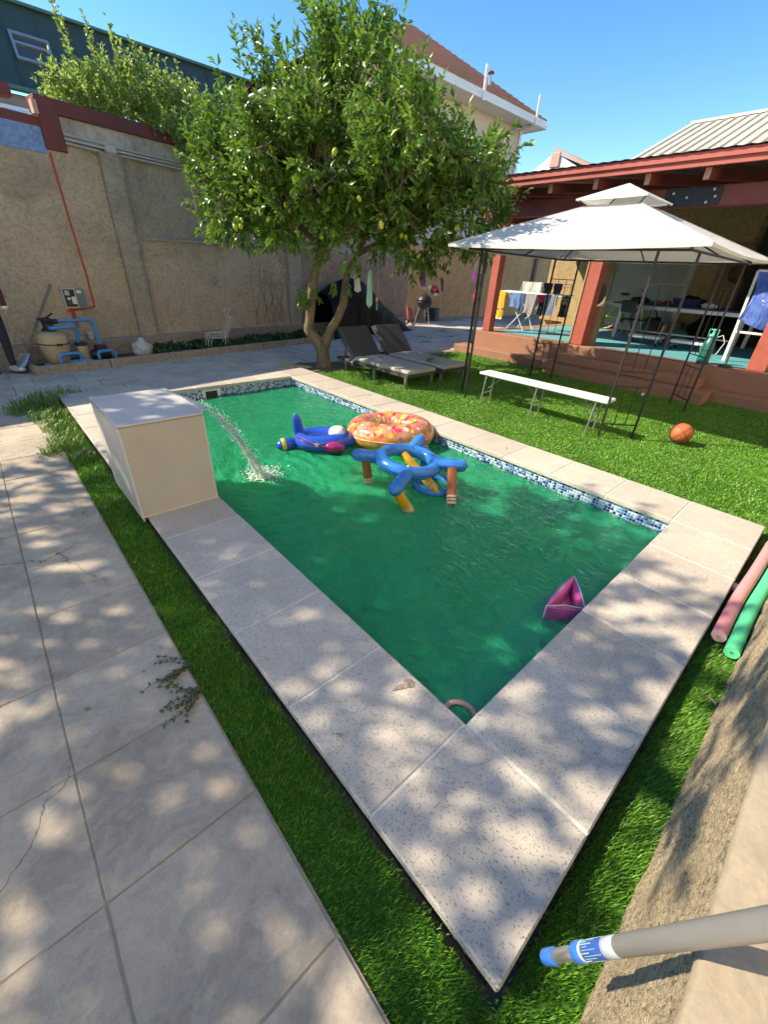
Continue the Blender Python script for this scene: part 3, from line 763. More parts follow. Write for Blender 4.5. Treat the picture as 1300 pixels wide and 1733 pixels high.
# ---- two-storey house behind the tree
h2 = empty('two_storey_house', (14,14,0), 0, 'pink two-storey house with red hipped roof and white gutter behind the tree', 'house')
def h2p(name, mat, a,b,c,d,e,f, ch=.01):
    m = MB(); m.cbox(a-14,b-14,c-14,d-14,e,f,ch); return m.build(name, mat, h2)
MAT['pinkwall'] = simple('pale_pink_render', (.62,.50,.41), .85, var=.08, scale=2, bump=.1)
MAT['redroof'] = simple('faded_red_roof', (.42,.19,.13), .75, var=.25, scale=1.2, bump=.1)
EX, EY, EZ = 19.07, 12.08, 7.0
h2p('wall', MAT['pinkwall'], 9.6, 18.45, 12.95, 20, -.1, 6.95)
h2p('corner_trim', MAT['white_paint'], 18.36, 18.50, 12.88, 12.945, -.1, 6.9)
h2p('soffit', MAT['white_paint'], 9.2, EX-.05, EY+.1, 20.5, 6.92, 6.985)
h2p('gutter', MAT['white_paint'], 9.15, EX, EY, EY+.12, 6.9, 7.02)
h2p('fascia', MAT['white_paint'], 9.15, EX, EY+.122, EY+.17, 7.021, 7.22)
h2p('gutter', MAT['white_paint'], EX-.12, EX, EY+.123, 20.5, 6.9, 7.02)
m = MB(); a = 4.05; s = .62
e0 = Vector((9.1,EY+.1,7.19)); e1 = Vector((EX,EY+.1,7.19)); e2 = Vector((EX,20.4,7.19)); e3 = Vector((9.1,20.4,7.19))
r0 = Vector((EX-a-.1, EY+a+.1, 7.19+s*a)); r1 = Vector((EX-a-.1,20.4-a,7.19+s*a)); 
P = [p-Vector((14,14,0)) for p in (e0,e1,e2,e3,r0,r1, Vector((9.1+5.85,EY+a+.1,7.19+s*a)))]
m.add(P, [(0,1,4),(1,2,5,4),(2,3,5),(3,0,4,5)]); m.build('roof', MAT['redroof'], h2)
for k in range(22):                       # tile courses on the roof face towards the pool
    t_ = k/22; A = P[0].lerp(P[4], t_); B = P[1].lerp(P[4], t_)
    m = MB(); m.bar(A+Vector((0,-.01,.02)), B+Vector((0,-.01,.02)), .03, .025); m.build('tile_course', MAT['redroof'], h2)
for px in (14.6, 18.1):                   # white vertical standoffs at the gutter
    h2p('gutter_post', MAT['white_paint'], px-.06, px+.06, EY-.06, EY-.003, 6.85, 7.75)
m = MB(); m.tube([(17.6-14,12.9-14,6.6),(17.6-14,12.93-14,6.0),(17.55-14,12.93-14,0)], .05, 8); m.build('downpipe', MAT['pinkwall'], h2)
m = MB(); m.tube([(18.2-14,12.3-14,6.9),(17.7-14,12.7-14,6.75),(17.6-14,12.9-14,6.6)], .05, 8); m.build('downpipe', MAT['grey_steel'], h2)
m = MB(); m.tube([(16.0-14,EY+.9-14,7.5),(16.0-14,EY+.9-14,8.0)], .06, 10); m.build('flue', MAT['grey_steel'], h2)
m = MB(); m.lathe([(0,8.12),(.13,8.06),(.13,8.02),(.05,8.0)], 12, (2.0,EY+.9-14,0)); m.build('flue_cap', MAT['dark_red_wood'], h2)
for (a,b,e,f) in ((13.0,13.9,3.9,5.6),(15.9,16.6,4.4,5.5),(10.4,11.4,4.2,5.6)):
    w_ = h2p('window', MAT['white_paint'], a, b, 12.90, 12.945, e, f)
    m = MB(); m.box(a+.08-14,(a+b)/2-.03-14,12.885-14,12.898-14,e+.08,f-.08); m.box((a+b)/2+.03-14,b-.08-14,12.885-14,12.898-14,e+.08,f-.08); m.build('pane', MAT['dark_glass'], w_)

# ---- green building behind the left wall
gr = empty('green_building', (4,21,0), 0, 'dark green metal-clad building with small roof window beyond the left wall', 'building')
MAT['greenroof'] = simple('dark_green_metal', (.035,.062,.055), .5, var=.1, scale=.8, bump=.03)
MAT['greengut'] = simple('green_gutter', (.04,.12,.09), .4, var=.1, scale=2)
MAT['greywall'] = simple('grey_render', (.26,.25,.25), .85, var=.1, scale=1.5)
m = MB(); m.add([(-16,-.9,5.83),(22,-.9,5.83),(22,.15,8.0),(-16,.15,8.0),(-16,12,8.4),(22,12,8.4)], [(0,1,2,3),(3,2,5,4)]); m.build('roof', MAT['greenroof'], gr)
m = MB(); m.cbox(-16,22,-1.05,-.88,5.72,5.86,.03); m.build('gutter', MAT['greengut'], gr)
m = MB(); m.cbox(-16,22,.02,.2,7.98,8.07,.02); m.build('ridge_flashing', MAT['greengut'], gr)
m = MB(); m.cbox(-16,22,-.6,12,-.1,5.72,.03); m.build('wall', MAT['greywall'], gr)
for k in range(32):
    x = -8+k*.9; m = MB(); m.bar((x,-.905,5.87),(x,.13,7.97),.035,.03); m.build('standing_seam', MAT['greenroof'], gr)
sl = Vector((0,1.05,2.17)).normalized(); nl = Vector((0,-2.17,1.05)).normalized()
def roofwin(xa, xb, va, vb):
    def P(x, v_, h): return Vector((x,-.9,5.83))+sl*v_+nl*h
    m = MB()
    for (a,b,c,d) in ((xa,xb,va,va+.08),(xa,xb,vb-.08,vb),(xa,xa+.07,va+.08,vb-.08),(xb-.07,xb,va+.08,vb-.08),(xa+.07,xb-.07,(va+vb)/2+.05,(va+vb)/2+.12)):
        m.add([P(a,c,.02),P(b,c,.02),P(b,d,.02),P(a,d,.02),P(a,c,.09),P(b,c,.09),P(b,d,.09),P(a,d,.09)], [(4,5,6,7),(0,1,5,4),(1,2,6,5),(2,3,7,6),(3,0,4,7)])
    w_ = m.build('roof_window', MAT['grey_steel'], gr)
    m = MB(); m.add([P(xa+.07,va+.08,.03),P(xb-.07,va+.08,.03),P(xb-.07,vb-.08,.03),P(xa+.07,vb-.08,.03)], [(0,1,2,3)]); m.build('pane', MAT['dark_glass'], w_)
roofwin(-1.62, -.62, .78, 1.55)
roofwin(1.2, 1.7, .3, .9); roofwin(4.6, 5.0, .3, .8)
m = MB(); m.cbox(-6,-1.6,-.75,-.605,4.7,5.4,.02); w_ = m.build('window', MAT['white_paint'], gr)
m = MB()
for k in range(6): m.box(-5.9+k*.7,-5.3+k*.7,-.77,-.752,4.8,5.3)
m.build('pane', MAT['window_glass'], w_)

# ---- unseen house added behind the camera to bounce warm light into the shade
nb = empty('added_cream_house', (0,-1.75,0), 0, 'unseen cream house added behind the low wall to bounce warm light on the pool', 'house')
def nbp(name, mat, *a, c=.012):
    m = MB(); m.cbox(*a, c); return m.build(name, mat, nb)
MAT['cream_bounce_wall'] = simple('cream_bounce_render', (.80,.69,.53), .85, var=.05, scale=1.5, bump=.15)
nbp('wall', MAT['cream_bounce_wall'], -9, 13, -6, 0, -.12, 6.6)
nbp('roof_slab', MAT['redroof'], -9.5, 13.5, -6.4, .25, 6.605, 6.8)
nbp('gutter', MAT['white_paint'], -9.5, 13.5, .255, .36, 6.62, 6.74)
for (a,b,e,f) in ((-6.2,-4.8,1.0,2.2),(-1.6,-.2,1.0,2.2),(4.6,6.0,1.0,2.2),(-5.2,-4.0,3.6,4.8),(.8,2.0,3.6,4.8),(5.6,6.8,3.6,4.8)):
    w_ = nbp('window', MAT['white_paint'], a, b, .002, .05, e, f); m = MB(); m.box(a+.07,(a+b)/2-.03,.052,.058,e+.07,f-.07); m.box((a+b)/2+.03,b-.07,.052,.058,e+.07,f-.07); m.build('pane', MAT['dark_glass'], w_)
d_ = nbp('door', MAT['dark_red_wood'], 1.4, 2.35, .002, .05, -.07, 2.0); m = MB(); m.ell((1.5,.08,.95),(.03,.03,.03),10,8); m.build('handle', MAT['alu'], d_)
# ================================================================== PLANTS
def unit(a): return a/np.maximum(np.linalg.norm(a, axis=1, keepdims=True), 1e-9)
def leaves_mesh(P, D, L, W, fold=.35, droop=.15):
    """P base points, D directions; folded two-facet leaves with a bend (4 tris each)"""
    n = len(P); D = unit(D); rnd = NR.normal(0,1,(n,3)); S = unit(np.cross(D, rnd)); N = np.cross(S, D)
    N = np.where(N[:,2:3] < 0, -N, N)
    L = L[:,None]; W = W[:,None]
    mid = P + D*L*.5 + N*L*.03; tip = P + D*L - N*L*droop
    a = P + D*L*.42 + S*W*.5 + N*W*fold; b = P + D*L*.42 - S*W*.5 + N*W*fold
    V = np.stack([P,a,mid,b,tip],1).reshape(-1,3); i = np.arange(n)*5
    F = np.concatenate([np.stack([i,i+2,i+1],1),np.stack([i+1,i+2,i+4],1),np.stack([i,i+3,i+2],1),np.stack([i+3,i+4,i+2],1)])
    return V, F
def twig_leaves(T0, T1, per, L, W, spread=.9, bend=.25):
    """leaves set along twigs T0->T1"""
    n = len(T0); k = per
    t_ = np.tile(np.linspace(.12,1.0,k),(n,1)) + NR.normal(0,.04,(n,k))
    P = T0[:,None,:]+(T1-T0)[:,None,:]*t_[:,:,None]; ax = unit(T1-T0)
    side = NR.normal(0,1,(n,k,3)); side -= (side*ax[:,None,:]).sum(-1,keepdims=True)*ax[:,None,:]
    side /= np.linalg.norm(side,axis=-1,keepdims=True)
    D = ax[:,None,:]*(.55+.6*t_[:,:,None]) + side*spread + np.array([0,0,-bend])
    P = P.reshape(-1,3); D = D.reshape(-1,3); m = len(P)
    return leaves_mesh(P, D, L*NR.uniform(.65,1.2,m), W*NR.uniform(.7,1.2,m))
def in_lobes(lobes, n, shell=.35):
    """random points in a union of ellipsoids, more of them near the skin"""
    w = np.array([r[0]*r[1]*r[2] for (_, r) in lobes])**.75; w /= w.sum(); k = NR.choice(len(lobes), n, p=w)
    C = np.array([c for (c,_) in lobes])[k]; R = np.array([r for (_,r) in lobes])[k]
    d = unit(NR.normal(0,1,(n,3))); rad = 1-NR.random(n)**1.0*(1-shell); rad = rad**.6
    return C + d*R*rad[:,None], d
def clumped(lobes, nc, per, r):
    """twig roots gathered in clumps so the crown has light and dark masses and gaps"""
    P, d = in_lobes(lobes, nc); P = np.repeat(P, per, 0); d = np.repeat(d, per, 0)
    return P + NR.normal(0, r, P.shape), d

# axes of the tree's spread
TB = Vector((3.6,6.2,0)); tn = Vector((.564,.826,0)).normalized(); te = Vector((tn.y,-tn.x,0))
def tp(s, o, z): return TB + te*s + tn*o + Vector((0,0,z))
ct = empty('citrus_tree', (TB.x,TB.y,G), 0, 'large lemon tree with a forked trunk at the far pool corner', 'tree')
OFFT = Vector((TB.x,TB.y,G))
def tl(p): return Vector(p)-OFFT
m = MB()
def limb(pts, rs, n=12):
    # smooth the path
    P = [Vector(p) for p in pts]; out = []; ro = []
    for i in range(len(P)-1):
        a, b = P[i], P[i+1]; p0 = P[max(i-1,0)]; p3 = P[min(i+2,len(P)-1)]
        for k in range(5):
            t_ = k/5; h = ((2*a)+(b-p0)*t_+(2*p0-5*a+4*b-p3)*t_*t_+(3*a-p0-3*b+p3)*t_**3)*.5
            out.append(h+Vector((RND.uniform(-1,1),RND.uniform(-1,1),0))*.006); ro.append((rs[i]*(1-t_)+rs[i+1]*t_)*RND.uniform(.95,1.06))
    out.append(P[-1]); ro.append(rs[-1]); m.tube([tl(p) for p in out], ro, n)
limb([tp(0,0,-.15),tp(0,0,.0),tp(-.01,0,.18),tp(-.02,0,.34)], [.15,.125,.115,.11], 14)
limb([tp(-.03,0,.22),tp(-.14,-.02,.42),tp(-.25,-.03,.56),tp(-.20,0,.85),tp(-.13,.02,1.35),tp(.02,.05,1.85),tp(.12,.1,2.4),tp(.3,.1,3.1)], [.10,.085,.08,.075,.072,.068,.055,.035])
limb([tp(.02,0,.25),tp(.11,.02,.5),tp(.26,.05,.74),tp(.38,.08,1.02),tp(.42,.08,1.3)], [.09,.075,.072,.07,.062])
limb([tp(.36,.08,1.0),tp(.45,.15,1.45),tp(.62,.2,1.75),tp(.9,.2,2.3),tp(1.3,.2,3.0)], [.06,.055,.05,.04,.025])
limb([tp(.02,.05,1.8),tp(-.5,-.3,2.2),tp(-1.0,-.4,2.6),tp(-1.5,-.4,2.8)], [.045,.035,.028,.015])
limb([tp(.12,.1,2.3),tp(-.3,.3,2.9),tp(-.7,.3,3.6)], [.04,.03,.015])
limb([tp(.62,.2,1.75),tp(1.3,-.1,2.1),tp(2.0,-.2,2.4),tp(2.7,-.2,2.6)], [.045,.035,.025,.012])
limb([tp(.3,.1,3.0),tp(.5,.1,3.7),tp(.75,.1,4.3)], [.035,.025,.012])
limb([tp(.9,.2,2.3),tp(1.4,.6,2.9),tp(1.8,.7,3.4)], [.03,.022,.012])
limb([tp(.3,.1,2.9),tp(.1,-.7,3.3),tp(0,-1.0,3.7)], [.03,.02,.01])
m.build('trunk', MAT['bark'], ct)
lob = []
for (s,o,z,a,b,c) in [(-1.15,-.2,2.55,.62,.8,.55),(-.75,-.1,3.15,.75,.9,.6),(-.3,0,3.6,.7,.8,.55),(.35,.1,3.85,.6,.7,.55),(.8,.1,3.75,.5,.6,.5),(.1,-.5,2.7,.9,.7,.6),
      (.95,-.3,2.75,.9,.8,.7),(1.5,0,3.0,.5,.6,.45),(1.9,-.1,2.55,.75,.8,.6),(2.4,-.2,2.35,.6,.7,.45),(1.4,-.4,2.15,.75,.6,.42),(.55,-.5,2.1,.6,.55,.38),
      (-1.35,-.3,2.2,.42,.5,.32),(-.5,-.5,2.3,.6,.55,.4),(-1.45,.2,2.85,.4,.45,.35),(.2,.8,3.0,1.0,.6,.8),(1.4,.8,2.7,.7,.6,.55),(.6,0,4.1,.26,.33,.33),(2.1,.0,2.75,.45,.6,.35),
      (.9,-1.15,2.6,.55,.5,.45),(1.55,-1.05,2.45,.5,.5,.4),(.0,-1.1,2.75,.55,.5,.45),(1.1,-1.1,2.95,.42,.5,.35),(.45,-1.1,3.2,.5,.5,.4),(-.55,-.9,2.85,.5,.5,.4),(1.9,-.9,2.8,.45,.5,.4),(1.5,-1.5,3.0,.42,.42,.3),(2.05,-1.3,2.75,.36,.4,.28),(.95,-1.55,3.05,.4,.4,.3)]:
    lob.append((tuple(tl(tp(s,o,z))), (a*.95,b*.95,c)))
T0, d0 = clumped(lob, 310, 11, .10)
up = np.array([0,0,.45]); T1 = T0 + unit(d0+up+NR.normal(0,.45,T0.shape))*NR.uniform(.16,.38,len(T0))[:,None]
Vl, Fl = twig_leaves(T0, T1, 13, .115, .046)
# long upright shoots above the crown and a few hanging twigs below
sh0 = []; sh1 = []
for (s,z,h) in [(-.95,3.75,.45),(-.6,3.85,.5),(-.75,3.8,.35),(.15,4.1,.5),(.35,4.15,.55),(.55,4.2,.45),(.75,4.2,.5),(1.0,4.1,.4),(1.2,3.85,.45),(1.65,3.35,.45),(-1.3,3.2,.5),(-1.6,3.1,.4),(2.0,3.0,.5),(2.5,2.8,.55),(2.3,2.9,.5),(1.4,3.4,.6),(2.8,2.65,.35),(3.0,2.5,.3)]:
    for q in range(3):
        b = tl(tp(s+RND.uniform(-.12,.12),RND.uniform(-.35,.2),z)); sh0.append(tuple(b)); sh1.append(tuple(b+Vector((RND.uniform(-.1,.1),RND.uniform(-.1,.1),h*RND.uniform(.7,1.1)))))
for (s,z,h) in [(-1.5,2.1,.3),(-1.3,2.05,.3),(-.5,2.0,.25),(.5,1.9,.3),(.9,1.9,.25),(1.3,1.9,.25),(1.7,1.85,.25),(2.2,2.0,.25),(2.9,2.15,.25),(-.25,1.25,.2),(.3,1.35,.18),(-.28,1.1,.15),(.55,1.65,.2)]:
    for q in range(3):
        b = tl(tp(s+RND.uniform(-.15,.15),RND.uniform(-.6,.1) if s > -.2 and z > 1.5 else RND.uniform(-.15,.0),z)); sh0.append(tuple(b)); sh1.append(tuple(b+Vector((RND.uniform(-.1,.1),RND.uniform(-.1,.1),-h))))
V2, F2 = twig_leaves(np.array(sh0), np.array(sh1), 18, .10, .038, .8)
cr = link('crown', np_mesh('crown', np.concatenate([Vl,V2]), np.concatenate([Fl,F2+len(Vl)]), MAT['leaf'], smooth=False), ct)
m = MB()
for i in range(0, len(T0), 4):
    a = Vector(T0[i]); b = Vector(T1[i]); m.tube([a-(b-a)*.8+Vector((0,0,-.08)), a, b], [.008,.006,.003], 4, cap=False)
m.build('twigs', MAT['bark'], ct)
lm = MB(); lm.lathe([(0,-.048),(.008,-.044),(.022,-.034),(.033,-.01),(.033,.012),(.022,.034),(.012,.041),(0,.043)], 12)
lme = lm.mesh('lemon', MAT['lemon']); lge = lm.mesh('green_lemon', MAT['lime'])
for (s,o,z,g_) in [(-.98,-.85,2.62,0),(-.42,-.85,2.19,0),(-.46,-.85,2.25,1),(-1.12,-.75,1.98,1),(-1.2,-.75,1.96,1),(-1.16,-.7,2.06,1),(-1.10,-.75,2.05,1),(.02,-.7,1.93,0),(.1,-.75,2.0,1),(.25,-.8,1.9,1),(1.2,-.8,2.0,1),(1.27,-.8,1.98,1),(.15,-.95,2.45,1),(2.3,-.75,2.2,1),(1.05,-.8,2.3,1),(-.2,-.9,2.7,1),(1.5,-.7,1.75,0),(2.0,-.7,2.45,1),(-.62,-.8,2.85,1),(1.7,-.75,2.5,1),(-.9,-1.0,2.35,1),(-.3,-1.45,2.45,1),(.5,-1.6,2.3,1),(1.2,-1.6,2.4,1),(.8,-1.5,2.05,0),(1.9,-1.3,2.1,1),(-.7,-1.1,2.05,1),(.2,-1.5,2.75,1),(2.3,-1.0,2.05,1),(1.5,-1.7,2.75,1)]:
    o_ = link('lemon', lge if g_ else lme, ct, tl(tp(s,o,z))); o_.rotation_euler = (RND.uniform(-.5,.5),RND.uniform(-.5,.5),0); o_.scale = [RND.uniform(.8,1.1)]*3
# litter and soil round the trunk, a stray plank
m = MB(); po = [(3.12,5.95,-.068),(4.15,5.75,-.068),(4.2,6.35,-.068),(3.4,6.75,-.068),(3.06,6.55,-.068)]
m.add(po, [(0,1,2,3,4)]); tag(m.build('tree_pit', MAT['soil_dry']), kind='structure')
pk = MB(); pk.cbox(-.30,.30,-.05,.05,0,.028,.004); pk_o = pk.build('plank', MAT['wood']); pk_o.location = (3.13,6.42,-.066); pk_o.rotation_euler = (0,0,2.25)
tag(pk_o, 'short yellow wooden plank lying beside the lemon tree trunk', 'plank')

# ---- shrub with upright shoots behind and over the boundary wall
sb = empty('wall_shrub', wp(2.2,1.9,G), 0, 'light green shrub with upright shoots rising behind the boundary wall', 'shrub')
BO = wp(2.2,1.9,G)
def bl(s,o,z): return tuple(wp(s,o,z)-BO)
lob = [(bl(s,o,z),(a,a*.8,b)) for (s,o,z,a,b) in [(1.75,1.55,3.55,.42,.3),(2.2,1.6,3.65,.5,.4),(2.8,1.6,3.8,.55,.5),(3.4,1.5,3.7,.55,.5),(2.75,1.0,3.3,.35,.25),(3.2,.9,3.15,.4,.35),(3.7,1.3,3.4,.5,.5),(3.9,1.0,3.0,.4,.45),(1.45,1.55,3.5,.3,.28)]]
T0, d0 = in_lobes(lob, 900); T1 = T0 + unit(d0*.6+np.array([0,0,1.0])+NR.normal(0,.3,T0.shape))*NR.uniform(.2,.4,len(T0))[:,None]
Va, Fa = twig_leaves(T0, T1, 13, .085, .048, .9)
a0 = []; a1 = []
for (s,z,h) in [(1.75,3.8,.95),(2.12,3.8,.85),(2.5,3.8,.95),(2.82,3.85,.95),(1.3,3.5,.35),(1.55,3.55,.35),(3.3,3.8,.6),(3.5,3.9,.55),(1.95,3.7,.5),(3.7,3.7,.6)]:
    for q in range(3):
        b = Vector(bl(s+RND.uniform(-.03,.03),1.6+RND.uniform(-.1,.1),z)); a0.append(tuple(b)); a1.append(tuple(b+Vector((-.12*h+RND.uniform(-.02,.02),0,h*RND.uniform(.75,1.05)))))
Vb, Fb = twig_leaves(np.array(a0), np.array(a1), 42, .075, .045, 1.0)
link('crown', np_mesh('crown', np.concatenate([Va,Vb]), np.concatenate([Fa,Fb+len(Va)]), MAT['leaf_light']), sb)
m = MB(); m.tube([(0,0,0),(.1,0,1.5),(0,-.1,3.2),(.2,-.2,3.9)], [.08,.06,.045,.02], 8)
for (p,q) in zip(a0[::3],a1[::3]): m.tube([Vector((.1,0,2.6)),Vector(p),Vector(q)], [.02,.012,.004], 5)
m.build('trunk', MAT['bark'], sb)

# ---- shade tree beyond the left edge of the picture; its crown dapples the patio
st_ = empty('shade_tree', (-5.0,5.2,G), 0, 'broad leafy shade tree on the patio beyond the left edge of the picture', 'tree')
SO = Vector((-5.0,5.2,G))
m = MB(); m.tube([(0,0,-.1),(.05,0,1.2),(0,.1,2.4),(.2,.1,3.4),(.3,0,4.6)], [.2,.16,.14,.10,.04], 12)
for k in range(9):
    a = k*2*PI/9; m.tube([(0,.1,2.2+.1*k),(.9*math.cos(a),.9*math.sin(a),3.3+.1*k),(2.0*math.cos(a),2.0*math.sin(a),4.2)], [.07,.045,.015], 7)
m.build('trunk', MAT['bark'], st_)
def shade_lobes():
    out = []
    # (ground spot shaded, crown height, radius): each lobe stands up-sun of the place it shades
    for (gx,gy,h,r) in SHADE:
        k = h/math.tan(SUN_EL)*.707
        out.append(((gx-k-SO.x, gy+k-SO.y, h), (r,r,r*.55)))
    return out
SHADE = [(-.9,3.3,4.3,.62),(-.6,2.4,4.6,.75),(-1.1,1.6,4.2,.75),(-.2,1.6,4.7,.8),(.5,1.4,4.4,.72),(-1.0,.6,4.1,.7),(-.1,.5,4.6,.8),(.8,.7,4.5,.75),(-.8,-.25,4.3,.5),(.35,-.45,4.2,.5),(1.15,.0,4.4,.6),(-1.5,-.5,4.0,.8),
         (-1.8,2.4,4.2,.7),(-2,.8,4,.8),(1.35,1.7,4.8,.45),(.9,-.9,4.3,.45),(-.2,2.2,4.9,.55),(1.5,.9,4.9,.6),(.9,1.1,5.1,.6),(1.9,.7,5.0,.5),(.3,.9,5.0,.6),(1.4,.5,5.2,.45)]
lob = shade_lobes()
T0, d0 = in_lobes(lob, 1280, .0); T1 = T0 + unit(d0+NR.normal(0,.8,T0.shape)+np.array([0,0,-.2]))*NR.uniform(.25,.5,len(T0))[:,None]
Va, Fa = twig_leaves(T0, T1, 14, .12, .060, 1.0)
link('crown', np_mesh('crown', Va, Fa, MAT['leaf']), st_)

# ---- ground cover in the bed
P = []
for k in range(3600):
    s = RND.uniform(1.35,5.5); o = RND.uniform(.12,.8)
    if s < 1.6 and RND.random() < .6: continue
    h = .16*max(0,.5+.9*mnoise.noise(Vector((s*2.2,o*3,4)))); P.append(tuple(wp(s,o,-.02+h*RND.uniform(.3,1))))
P = np.array(P); D = NR.normal(0,1,P.shape)+np.array([0,0,.9])
V, F = leaves_mesh(P, D, np.full(len(P),.075), np.full(len(P),.05))
tag(link('ground_cover', np_mesh('ground_cover', V, F, MAT['leaf_dark'])), 'dark green leafy ground cover in the bed below the wall', 'ground cover', kind='stuff')

# ---- weeds at the left end of the turf strip
def weeds(spots):
    V = []; F = []; n = 0
    for (x,y,r,num,h) in spots:
        for k in range(num):
            a = RND.uniform(0,2*PI); q = r*math.sqrt(RND.random()); bx, by = x+q*math.cos(a), y+q*math.sin(a)
            ln = h*RND.uniform(.5,1.2); d = Vector((RND.uniform(-1,1),RND.uniform(-1,1),0)); w = Vector((-d.y,d.x,0)).normalized()*.003
            b = Vector((bx,by,G-.005)); mid = b+Vector((0,0,ln*.65))+d*ln*.2; tip = b+Vector((0,0,ln*.75))+d*ln*.75
            V += [b-w,b+w,mid+w*.8,mid-w*.8,tip]; F += [(n,n+1,n+2),(n,n+2,n+3),(n+3,n+2,n+4)]; n += 5
    return np.array([tuple(v) for v in V]), np.array(F)
V, F = weeds([(-.84,5.7,.22,260,.16),(-.70,5.95,.28,300,.16),(-.5,6.25,.3,240,.12),(-.68,5.3,.2,260,.14),(-.66,4.9,.18,260,.12),(-.66,4.5,.16,240,.10),(-.80,4.15,.10,110,.12),(-.70,4.3,.16,200,.1),(-.63,3.9,.12,150,.08),(-.62,3.5,.1,90,.06)])
tag(link('weed_grass', np_mesh('weed_grass', V, F, MAT['weed'])), 'long bright weed grass growing past the end of the left turf strip', 'grass', kind='stuff')

# ---- leafy weeds sprawling from the strip on to the patio
def sprawl(x, y, ang, n, ln, label):
    root = empty('weed', (x,y,G), 0, label, 'weed')
    m = MB(); P = []; D = []
    for k in range(n):
        a = ang+RND.uniform(-.7,.7); L = ln*RND.uniform(.5,1); p = Vector((0,0,.008)); pts = [p.copy()]
        for q in range(6):
            a += RND.uniform(-.25,.25); p = p+Vector((math.cos(a),math.sin(a),0))*L/6+Vector((0,0,RND.uniform(-.002,.007))); p.z = max(p.z,.006); pts.append(p.copy())
            for _ in range(4):
                P.append(tuple(p)); D.append((math.cos(a)+RND.uniform(-1.2,1.2), math.sin(a)+RND.uniform(-1.2,1.2), RND.uniform(0,.6)))
        m.tube(pts, .0016, 4)
    m.build('stems', MAT['bark'], root)
    V, F = leaves_mesh(np.array(P), np.array(D), NR.uniform(.013,.024,len(P)), NR.uniform(.007,.012,len(P)))
    link('leaves', np_mesh('leaves', V, F, MAT['weedleaf']), root)
MAT['weedleaf'] = leaf_mat('dull_weed_leaf', (.06,.09,.04), (.13,.17,.08), (.24,.25,.13), .6, .15)
sprawl(-.70,1.02,2.9,9,.22,'dull green weed sprawling over the patio slab beside the turf')
sprawl(-.71,.86,3.4,9,.2,'smaller sunlit weed creeping on to the patio below the other weed')
sprawl(-.52,1.02,.9,3,.1,'tiny weed sprig at the coping edge by the turf strip')
lf = MB(); lf.grid(lambda u_,v_: ((u_-.5)*.052, (v_-.5)*.026*math.sin(PI*min(max(u_,.03),.97)), .006+.008*abs(v_-.5)*2), 8, 4)
lo = lf.build('dry_leaf', simple('dry_leaf', (.46,.34,.22), .8)); lo.location = (.95,-.63,-.052); lo.rotation_euler = (.2,.25,.9)
tag(lo, 'single dry brown leaf lying on the turf strip near the noodles', 'leaf')

# ---- a little litter: dead leaves on paving, coping, turf and water
P = []; D = []
def lay(x, y, z): P.append((x,y,z)); a_ = RND.uniform(0,2*PI); D.append((math.cos(a_),math.sin(a_),RND.uniform(-.05,.25)))
for k in range(34): lay(RND.uniform(-1.9,-.75),RND.uniform(-.3,5),G+.003)
for k in range(10): lay(RND.choice([RND.uniform(-.48,-.03),RND.uniform(PW+.03,PW+.48)]),RND.uniform(-.4,5.5),.003)
for k in range(26): lay(RND.uniform(3.1,7.2),RND.uniform(0,6),G+.012)
for k in range(60): lay(3.6+RND.gauss(0,.35),6.2+RND.gauss(0,.3),-.062)
for k in range(9): lay(RND.uniform(.1,2.4),RND.uniform(.2,5.3),WZ+.012)
for k in range(14): lay(RND.uniform(-.71,-.53),RND.uniform(-.3,4),G+.008)
V, F = leaves_mesh(np.array(P), np.array(D), NR.uniform(.015,.045,len(P)), NR.uniform(.008,.018,len(P)), .12, .02)
tag(link('leaf_litter', np_mesh('leaf_litter', V, F, leaf_mat('dead_leaf', (.10,.07,.03), (.28,.20,.09), (.40,.36,.10), .7, .1))), 'scattered small dead leaves on the paving, coping and lawn', 'leaf litter', kind='stuff')
# ================================================================== POOL THINGS
# ---- tiled waterfall block
wb = empty('waterfall_block', (-.27,2.73,0), 0, 'beige tiled waterfall block standing on the left coping', 'pool fountain')
MAT['block_tile'] = simple('beige_porcelain', (.50,.46,.405), .38, var=.09, scale=6, bump=.03)
MAT['block_top'] = simple('pale_grey_porcelain', (.62,.61,.60), .16, var=.04, scale=5, bump=.02)
MAT['trim'] = simple('tile_trim', (.46,.36,.27), .35, .3, scale=20)
X0,X1,Y0,Y1,ZT = -.26,.255,-.375,.395,.645
m = MB(); m.cbox(X0+.008,X1-.008,Y0,Y0+.012,.002,ZT-.012,.001); m.build('front_tile', MAT['block_tile'], wb)
m = MB(); m.cbox(X0+.008,X1-.008,Y1-.012,Y1,.002,ZT-.012,.001); m.build('rear_tile', MAT['block_tile'], wb)
m = MB(); m.cbox(X0,X0+.012,Y0+.004,Y1-.004,-.03,ZT-.012,.001); m.build('side_tile', MAT['block_tile'], wb)
m = MB(); m.cbox(X1-.012,X1,Y0+.004,Y1-.004,.002,ZT-.11,.001); m.build('side_tile', MAT['block_tile'], wb)
m = MB(); m.cbox(X0-.002,X1+.002,Y0-.002,Y1+.002,ZT-.010,ZT,.002); m.build('top_tile', MAT['block_top'], wb)
m = MB()
for (x,y) in ((X0+.003,Y0+.003),(X1-.003,Y0+.003)): m.bar((x,y,.003),(x,y,ZT-.011),.010)
m.bar((X0,Y0,.004),(X1,Y0,.004),.008); m.build('edge_trim', MAT['grout'], wb)
m = MB(); m.bar((X0,Y0-.0015,ZT-.013),(X1,Y0-.0015,ZT-.013),.006); m.bar((X0-.0015,Y0,ZT-.013),(X0-.0015,Y1,ZT-.013),.006); m.build('edge_trim', MAT['trim'], wb)
